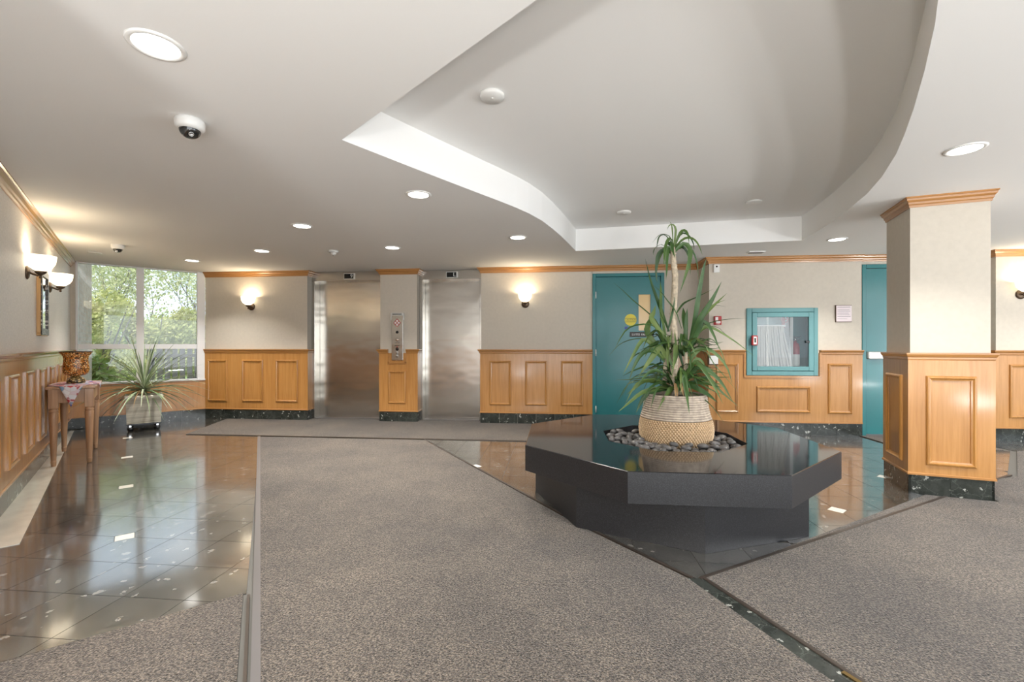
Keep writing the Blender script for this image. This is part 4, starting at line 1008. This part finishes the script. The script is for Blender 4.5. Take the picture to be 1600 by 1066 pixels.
# ------------------------------------------------------------ ceiling fittings
def downlight_proto():
    t = thing('downlight', '', 'downlight', (0, 0, ZC), 0, 'round recessed ceiling downlights')
    MB().lathe([(.078, -.003), (.084, -.008), (.096, -.006), (.102, 0), (.078, 0)], 40).obj('trim_ring', M_WHITE, t)
    MB().lathe([(0, -.0045), (.05, -.0045), (.08, -.004), (.08, -.002), (0, -.002)], 40).obj('lens', M_LENS, t)
    return t
dl0 = downlight_proto()
DL = [(-1.589, 1.662, 'largest round downlight in the near left ceiling'), (-1.083, 3.502, 'round downlight just left of the recess, nearer than the row before the elevators'),
      (-2.529, 4.308, 'round downlight above the carpet left of the centre, between near and far rows'), (-3.704, 5.394, 'round downlight in front of the wall stretch left of the elevators'),
      (-1.991, 5.371, 'round downlight in front of the pier between the elevators'), (-.417, 4.996, 'round downlight beside the curved tip of the recess'),
      (-5.101, 5.908, 'round downlight nearest the window'), (2.49, 3.012, 'round downlight in the right ceiling just before the pillar'), (3.166, 5.432, 'round downlight before the fire hose cabinet wall')]
def lamp(x, y):
    l = bpy.data.lights.new('downlight_lamp', 'AREA'); l.shape = 'DISK'; l.size = .15; l.spread = RAD(115); l.energy = DOWNLIGHT_W; l.color = (1, .965, .90)
    b = bpy.data.objects.new('downlight_lamp', l); COL.objects.link(b); b.location = (x, y, ZC - .012)
for i, (x, y, lab) in enumerate(DL):
    o = dl0 if i == 0 else clone(dl0)
    o.location = (x, y, ZC); o['label'] = lab; lamp(x, y)
for x, y in [(-.9, -.6), (1.2, -1.4), (3.2, .3), (5.4, 2.4), (5.6, 5.0), (7.2, 4.0), (5.2, -1.0), (7.2, .8)]: lamp(x, y)   # the lamps of the rest of the lobby

def dome_camera(x, y, sc, aim, label):
    t = thing('dome_camera', label, 'camera', (x, y, ZC), aim); t.scale = (sc,) * 3
    MB().lathe([(0, 0), (.066, 0), (.070, -.012), (.068, -.040), (.060, -.052), (.05, -.055), (0, -.055)], 32).obj('housing', M_WHITE, t)
    b = MB().lathe([(.0505, -.050)] + [(.05 * math.cos(a), -.052 - .045 * math.sin(a)) for a in [k * math.pi / 16 for k in range(9)]], 28).obj('dome', M_DGLASS, t)
    MB().lathe([(.012, 0), (.012, .012), (.008, .012), (.008, .004), (0, .004)], 14, Matrix.Translation((.033, 0, -.083)) @ Matrix.Rotation(RAD(125), 4, 'Y')).obj('lens', M_CHROME, b)
dome_camera(-1.938, 2.231, 1.0, RAD(-40), 'white dome security camera below the large near downlight')
dome_camera(-5.204, 4.92, .92, RAD(-60), 'dark dome security camera on the ceiling near the window')
sm = thing('smoke_detector', 'small white smoke detector on the ceiling in front of the left elevator', 'detector', (-2.801, 5.481, ZC))
MB().lathe([(0, 0), (.058, 0), (.06, -.012), (.05, -.025), (0, -.026)], 28).obj('base', M_WHITE, sm)
MB().lathe([(0, -.026), (.034, -.026), (.03, -.045), (.022, -.05), (0, -.05)], 24).obj('sensor', M_WHITE, sm); MB().lathe([(.012, -.05), (.014, -.062), (0, -.066)], 12).obj('sprinkler_tip', M_CHROME, sm)
def cover(x, y, z, r, label, h=.012):
    t = thing('ceiling_cover', label, 'cover plate', (x, y, z), 0, 'blank white ceiling covers')
    MB().lathe([(0, 0), (r, 0), (r, -h * .6), (r * .93, -h), (0, -h)], 32).obj('plate', M_WHITE, t)
    MB().lathe([(0, -h), (r * .12, -h), (r * .1, -h - .003), (0, -h - .003)], 12).obj('screw', M_WHITE, t)
cover(-.37, 2.631, ZR, .072, 'larger blank white round cover in the ceiling recess, nearest the camera', .022)
cover(.753, 5.085, ZR, .075, 'small white round cover in the ceiling recess above the plant', .018)
cover(2.025, 4.85, ZR, .075, 'thin white round cover at the far right end of the ceiling recess', .012)
q = (-5.93, 5.30); cover(q[0], q[1], ZC, .07, 'thin white round cover on the ceiling by the left window corner', .01)
al = thing('ceiling_speaker', 'flat white ceiling fixture just above the hose cabinet wall', 'fixture', (2.55, 6.05, ZC))
MB().bbox(-.10, .10, -.05, .05, -.014, 0, .004).obj('plate', M_WHITE, al); MB().box(-.085, .085, -.04, .04, -.017, -.013).obj('grille', M_GSTRIP, al)

# ------------------------------------------------------------ call station between the elevators
cs = thing('call_station', 'tall steel elevator call panel with buttons on the pier', 'panel', (-2.474, BW, 0))
MB().bbox(-.092, .092, -.034, 0, .965, 1.665, .004).obj('faceplate', M_STEEL, cs)
MB().bbox(-.106, .106, -.040, 0, 1.665, 1.712, .004).bbox(-.106, -.092, -.04, 0, 1.60, 1.665, .003).bbox(.092, .106, -.04, 0, 1.60, 1.665, .003).obj('hood', M_ALU, cs)
MB().box(-.075, .075, -.042, -.038, 1.685, 1.697).obj('slot', M_BLACK, cs)
dmo = MB().add([(0, -.036, 1.556 - .068), (.060, -.036, 1.556), (0, -.036, 1.556 + .068), (-.060, -.036, 1.556), (0, -.033, 1.556 - .068), (.060, -.033, 1.556), (0, -.033, 1.556 + .068), (-.060, -.033, 1.556)],
          [(0, 1, 2, 3), (0, 4, 5, 1), (1, 5, 6, 2), (2, 6, 7, 3), (3, 7, 4, 0)]).obj('emblem', M_RED, cs); dmo['label'] = 'red and white warning diamond'
for (x, z) in ((0, .030), (0, -.030), (.028, 0), (-.028, 0)):
    MB().add([(x, -.0375, 1.556 + z - .022), (x + .02, -.0375, 1.556 + z), (x, -.0375, 1.556 + z + .022), (x - .02, -.0375, 1.556 + z)], [(0, 1, 2, 3)]).obj('emblem_field', M_PRINT, dmo)
def button(z, r, mat, n='button'):
    MB().lathe([(0, 0), (r * 1.25, 0), (r * 1.25, .004), (r, .006), (r, .012), (r * .8, .014), (0, .014)], 18, Matrix.Translation((0, -.034, z)) @ RX).obj(n, mat, cs)
button(1.410, .018, M_BLACK, 'key_switch'); button(1.290, .02, M_CHROME); button(1.145, .02, M_BLACK, 'key_switch'); button(1.092, .018, M_CHROME); button(1.036, .022, M_CHROME)
MB().box(-.04, .04, -.036, -.033, 1.195, 1.205).box(-.04, .04, -.036, -.033, 1.235, 1.242).obj('engraved_line', M_DPRINT, cs)
MB().box(-.006, .006, -.037, -.033, 1.165, 1.19).obj('indicator_light', M_RED, cs)

# ------------------------------------------------------------ fire hose cabinet
hc = thing('fire_hose_cabinet', 'teal recessed fire hose cabinet with a glazed door', 'cabinet', (0, RW, 0))
fr = MB()
for a in [(2.579, 2.646, .795, 1.705), (3.439, 3.492, .795, 1.705), (2.646, 3.439, 1.648, 1.705), (2.646, 3.439, .795, .856)]: fr.bbox(a[0], a[1], -.022, .01, a[2], a[3], .004)
fr.obj('frame', M_TEAL2, hc)
dr = MB()
for a in [(2.650, 2.712, .860, 1.644), (3.371, 3.435, .860, 1.644), (2.712, 3.371, 1.582, 1.644), (2.712, 3.371, .860, .918)]: dr.bbox(a[0], a[1], -.030, -.006, a[2], a[3], .004)
dr = dr.obj('door', M_TEAL2, hc)
MB().box(2.712, 3.371, -.018, -.014, .918, 1.582).obj('pane', M_CGLASS, dr)
bxm = MB(); bxm.box(2.602, 3.468, .215, .225, .812, 1.678); bxm.box(2.602, 2.61, 0, .22, .812, 1.678); bxm.box(3.46, 3.468, 0, .22, .812, 1.678); bxm.box(2.602, 3.468, 0, .22, .812, .82); bxm.box(2.602, 3.468, 0, .22, 1.67, 1.678)
bxm.obj('back_box', M_TEAL2, hc)
MB().box(3.16, 3.20, .03, .215, .82, 1.67).obj('divider', M_WHITE, hc)
lk = MB().bbox(2.628, 2.70, -.075, -.03, 1.20, 1.335, .006).obj('lock_box', M_RED, hc); lk['label'] = 'red break-glass lock box on the cabinet door'
MB().box(2.645, 2.685, -.077, -.074, 1.215, 1.32).obj('lock_label', M_PRINT, lk); MB().box(2.655, 2.675, -.0785, -.0765, 1.24, 1.30).obj('lock_slot', M_BLACK, lk)
MB().bbox(3.33, 3.375, -.04, -.028, 1.235, 1.265, .003).obj('latch', M_BLACK, dr)
fh = thing('fire_hose', 'pale canvas fire hose folded over a rack inside the glazed cabinet', 'hose', (0, RW, 0))
MB().bbox(2.74, 3.12, .06, .075, 1.455, 1.482, .003).obj('rack_bar', M_WHITE, fh)
vl = MB(); vl.tube([(3.11, .11, 1.62), (3.11, .11, 1.44)], .02, 10); vl.lathe([(.045, -.01), (.05, 0), (.045, .01), (.038, 0), (.045, -.01)], 16, Matrix.Translation((3.11, .07, 1.555)) @ RX); vl.tube([(3.11, .07, 1.555), (3.11, .11, 1.555)], .012, 8); vl.tube([(3.08, .07, 1.555), (3.14, .07, 1.555)], .006, 6)
vl.obj('valve', M_RED, fh)
for k in range(17):
    u = k / 16; xt = 2.755 + .33 * u; xb = 2.735 + .40 * u + .04 * u * u
    zt = 1.462; zb = .905 + .02 * math.sin(k * 2.1)
    P_ = []
    for s_ in range(9):
        v = s_ / 8; P_.append((xt + (xb - xt) * v ** 1.4 + .004 * math.sin(v * 7 + k), .068 + .012 * math.sin(k * 1.7 + v * 3), zt + (zb - zt) * v))
    mbh = MB()
    vv = []; ff = []
    for x, y, z in P_: vv += [(x - .0085, y - .03, z), (x + .0085, y - .03, z), (x + .0085, y + .035, z), (x - .0085, y + .035, z)]
    for s_ in range(8):
        for c in range(4): ff.append((s_ * 4 + c, s_ * 4 + (c + 1) % 4, s_ * 4 + 4 + (c + 1) % 4, s_ * 4 + 4 + c))
    ff += [(0, 1, 2, 3), (35, 34, 33, 32)]
    mbh.add(vv, ff).obj('hose_fold', M_HOSE, fh)
fe = thing('fire_extinguisher', 'red fire extinguisher in the right bay of the hose cabinet', 'extinguisher', (3.265, RW + .11, .82))
MB().lathe([(0, 0), (.05, 0), (.054, .01), (.054, .36), (.045, .40), (.02, .42), (.02, .44), (0, .44)], 24).obj('cylinder', M_RED, fe)
MB().lathe([(.0545, .10), (.0545, .26)], 24, None, True, math.pi * 1.1, math.pi * 1.9).obj('instruction_label', M_PRINT, fe)
MB().lathe([(0, .44), (.018, .44), (.018, .48), (0, .485)], 12).obj('valve', M_CHROME, fe); MB().bbox(-.02, .07, -.01, .01, .485, .50, .004).bbox(-.02, .065, -.009, .009, .455, .465, .003).obj('handle', M_BLACK, fe)

# ------------------------------------------------------------ small wall devices
ps = thing('fire_alarm_pull', 'small red and white fire alarm pull station left of the hose cabinet', 'alarm', (2.198, RW, 1.54))
MB().bbox(-.047, .047, -.045, 0, -.06, .06, .006).obj('housing', M_RED, ps)
MB().box(-.036, .0, -.047, -.044, .0, .045).obj('printed_field', M_PRINT, ps); MB().bbox(-.03, .03, -.055, -.044, -.035, -.01, .004).obj('pull_handle', M_PRINT, ps)
text_part('lettering', 'FIRE', .026, M_PRINT, ps, Matrix.Translation((0, -.0455, -.048)) @ RX)
ts = thing('wall_sensor', 'tiny white sensor high on the wall under the crown moulding beside the plant', 'sensor', (2.185, RW, 2.255))
MB().bbox(-.04, .04, -.03, 0, -.06, .05, .006).obj('housing', M_WHITE, ts); MB().lathe([(0, 0), (.012, 0), (.01, .006), (0, .008)], 12, Matrix.Translation((0, -.03, .02)) @ RX).obj('lens', M_BLACK, ts)
cp = thing('card_reader', 'white square plate in a dark box on the wainscot behind the plant', 'plate', (2.13, RW - .015, 1.003))
MB().bbox(-.065, .065, -.05, 0, -.065, .065, .004).obj('box', M_BRONZE, cp); MB().bbox(-.055, .06, -.056, -.048, -.055, .06, .003).obj('faceplate', M_WHITE, cp)
nb = thing('notice_plaque', 'pale pink notice plaque on the wall right of the hose cabinet', 'notice', (3.817, RW, 1.625))
MB().bbox(-.098, .098, -.018, 0, -.108, .108, .003).obj('board', M_PINK, nb)
MB().box(-.102, -.096, -.019, 0, -.112, .112).box(-.102, .098, -.019, 0, -.112, -.106).box(-.102, .098, -.019, 0, .106, .112).obj('frame', M_BRONZE, nb)
for z, w_, h in [(.085, .16, .006), (.05, .15, .004), (.03, .16, .004), (.005, .14, .005), (-.015, .15, .004), (-.04, .165, .007), (-.07, .12, .004)]:
    MB().box(-.082, -.082 + w_, -.0192, -.0178, z - h / 2, z + h / 2).obj('printed_line', M_GSTRIP, nb)

# ------------------------------------------------------------ outside: lawn, brick wing, fence, trees
structure(MB().box(-80, -7.25, -20, 90, -.45, -.35).box(-7.3, 80, 7.8, 90, -.45, -.35).obj('ground', M_GRASS))
structure(MB().box(-7.2, 60, -40, -3.2, -.2, -.12).box(9.0, 60, -3.2, 20, -.2, -.12).obj('forecourt', M_PAVE))
# brick wing just outside the window's left edge
def wpt(s, o): p = Mw @ Vector((s, o, 0)); return (p.x, p.y)
bwM = local(wpt(1.62, -.2), wpt(1.62, -3.2))
bk = structure(MB().box(.0, 4.1, .012, .9, -.35, 3.6, M=bwM).obj('wall_outside', M_BRICKW))
CV = Vector((-.7071, .7071, 0)); CR = Vector((.7071, .7071, 0))      # outward of the window, and to its right
def outp(d, r, z=-.35): p = CV * d + CR * r; return Vector((p.x, p.y, z))
fn = thing('garden_fence', 'dark upright slat fence outside the lower right window pane', 'fence', outp(12.0, .4, -.35))
fnm = Matrix(((CR.x, -CV.x, 0, 0), (CR.y, -CV.y, 0, 0), (0, 0, 1, 0), (0, 0, 0, 1)))
sl = MB().box(-.045, .045, -.012, .012, .05, 1.55, M=fnm).mesh('slat', M_FENCE)
for k in range(13): put('slat', sl, fn, tuple(fnm @ Vector((-.2 + k * .128, 0, 0))))
for z in (.3, 1.3): MB().box(-.28, 1.50, .012, .05, z, z + .07, M=fnm).obj('rail', M_FENCE, fn)
for x in (-.24, .60, 1.42): MB().box(x - .04, x + .04, .05, .13, 0, 1.55, M=fnm).obj('post', M_FENCE, fn)
def tree(label, pos, h, spread, leaves, lsize, mat, seed, trunk=.09, bare=.25, name='tree', group=None, depth=4):
    rr = random.Random(seed); t = thing(name, label, 'tree', pos, 0, group); tb_ = MB(); tips = []
    def grow_(p, d, L, r, lev):
        q = p; n_ = 3; pts = [p]; rads = [r]
        for k in range(n_):
            d = (d + Vector((rr.uniform(-.16, .16), rr.uniform(-.16, .16), rr.uniform(-.03, .12)))).normalized()
            q = q + d * L / n_; pts.append(q); rads.append(r * (1 - .4 * (k + 1) / n_))
            if lev >= 2: tips.append(q)
        tb_.tube(pts, rads, 5 if lev < 2 else 3, cap=False)
        if lev >= depth: return
        for k in range(3 if lev < 3 else 2):
            a = rr.uniform(0, 6.28); sp = rr.uniform(.35, .8) * spread
            e = Vector((math.cos(a), math.sin(a), 0)); nd = (d + e * sp).normalized()
            grow_(pts[-1] if k else pts[2], nd, L * rr.uniform(.55, .8), rads[-1] * .75, lev + 1)
    grow_(Vector((0, 0, 0)), Vector((rr.uniform(-.1, .1), rr.uniform(-.1, .1), 1)), h * .22, trunk, 0)
    tb_.obj('trunk', M_BARK, t, fix=False)
    fm = MB()
    for k in range(leaves):
        c = rr.choice(tips) + Vector((rr.gauss(0, 1), rr.gauss(0, 1), rr.gauss(0, .8))) * h * .055
        if c.z < h * bare: continue
        s_ = lsize * rr.uniform(.6, 1.3); a = Vector((rr.gauss(0, 1), rr.gauss(0, 1), rr.gauss(0, 1))).normalized(); b = a.orthogonal().normalized()
        b = (Matrix.Rotation(rr.uniform(0, 6.28), 3, a) @ b); c2_ = a.cross(b)
        fm.add([c - b * s_, c - c2_ * s_ * .5, c + b * s_, c + c2_ * s_ * .5], [(0, 1, 2, 3)])
    stuff(fm.obj('foliage', mat, t, fix=False))
def shrub(label, pos, rx, h, leaves, lsize, mat, seed, group):
    rr = random.Random(seed); t = thing('shrub', label, 'shrub', pos, 0, group); st_ = MB()
    for k in range(7):
        a = rr.uniform(0, 6.28); st_.tube([(0, 0, 0), (math.cos(a) * rx * .4, math.sin(a) * rx * .4, h * .5), (math.cos(a) * rx * .7, math.sin(a) * rx * .7, h * .85)], [.03, .02, .008], 4, cap=False)
    st_.obj('stem', M_BARK, t, fix=False); fm = MB()
    blobs = [(Vector((rr.uniform(-1, 1) * rx * .7, rr.uniform(-1, 1) * rx * .7, h * rr.uniform(.25, .85))), rr.uniform(.25, .45)) for _ in range(16)]
    for k in range(leaves):
        bc, br = rr.choice(blobs); u = Vector((rr.gauss(0, 1), rr.gauss(0, 1), rr.gauss(0, 1))).normalized() * br * rx * rr.uniform(.5, 1)
        c = bc + u; s_ = lsize * rr.uniform(.6, 1.3); a = Vector((rr.gauss(0, 1), rr.gauss(0, 1), rr.gauss(0, 1))).normalized(); b = a.orthogonal().normalized(); c2_ = a.cross(b)
        fm.add([c - b * s_, c - c2_ * s_ * .5, c + b * s_, c + c2_ * s_ * .5], [(0, 1, 2, 3)])
    stuff(fm.obj('foliage', mat, t, fix=False))
GT = 'trees seen through the window'
tree('tall thin budding tree in the left upper window pane', outp(19, -.9), 8.0, .6, 2200, .055, M_FOL2, 11, .06, .2, group=GT, depth=5)
tree('slender branching tree behind the window mullion', outp(23, .3), 9.0, .6, 1900, .06, M_FOL2, 12, .06, .2, group=GT, depth=5)
tree('dark stemmed tree in the right upper window pane', outp(18, 1.5), 7.8, .65, 1500, .05, M_FOL2, 13, .065, .25, group=GT, depth=5)
tree('pale budding tree furthest right in the window', outp(26, 2.6), 10, .6, 1900, .065, M_FOL2, 14, .07, .2, group=GT, depth=5)
tree('hazy budding tree far beyond the left pane', outp(33, -1.7), 12, .7, 2000, .085, M_FOL2, 15, .08, .15, group=GT, depth=5)
tree('hazy budding tree far beyond the right pane', outp(36, 3.2), 13, .7, 2000, .09, M_FOL2, 16, .08, .15, group=GT, depth=5)
GS = 'shrubs seen through the window'
for i, (d, r_, rx, h, lab) in enumerate([(16, -.95, 1.3, 3.2, 'yellow green shrub at the left of the window view'), (17.5, .3, 1.3, 2.9, 'yellow green shrub beside the window mullion'),
        (18.5, 1.55, 1.3, 2.6, 'yellow green shrub behind the slat fence'), (20, 2.8, 1.4, 2.8, 'yellow green shrub at the right edge of the window view')]):
    shrub(lab, outp(d, r_), rx, h, 9000, .055, M_FOL1, 40 + i, GS)
for i, (d, r_, rx, h, lab) in enumerate([(30, -1.5, 2.6, 3.4, 'green thicket far behind the left window pane'), (30, 2.2, 2.8, 3.2, 'green thicket far behind the right window pane'), (15.0, -.95, 1.0, 1.25, 'low green bush behind the lower left window pane')]):
    shrub(lab, outp(d, r_), rx, h, 8000, .08, M_FOL3, 60 + i, 'thickets seen through the window')
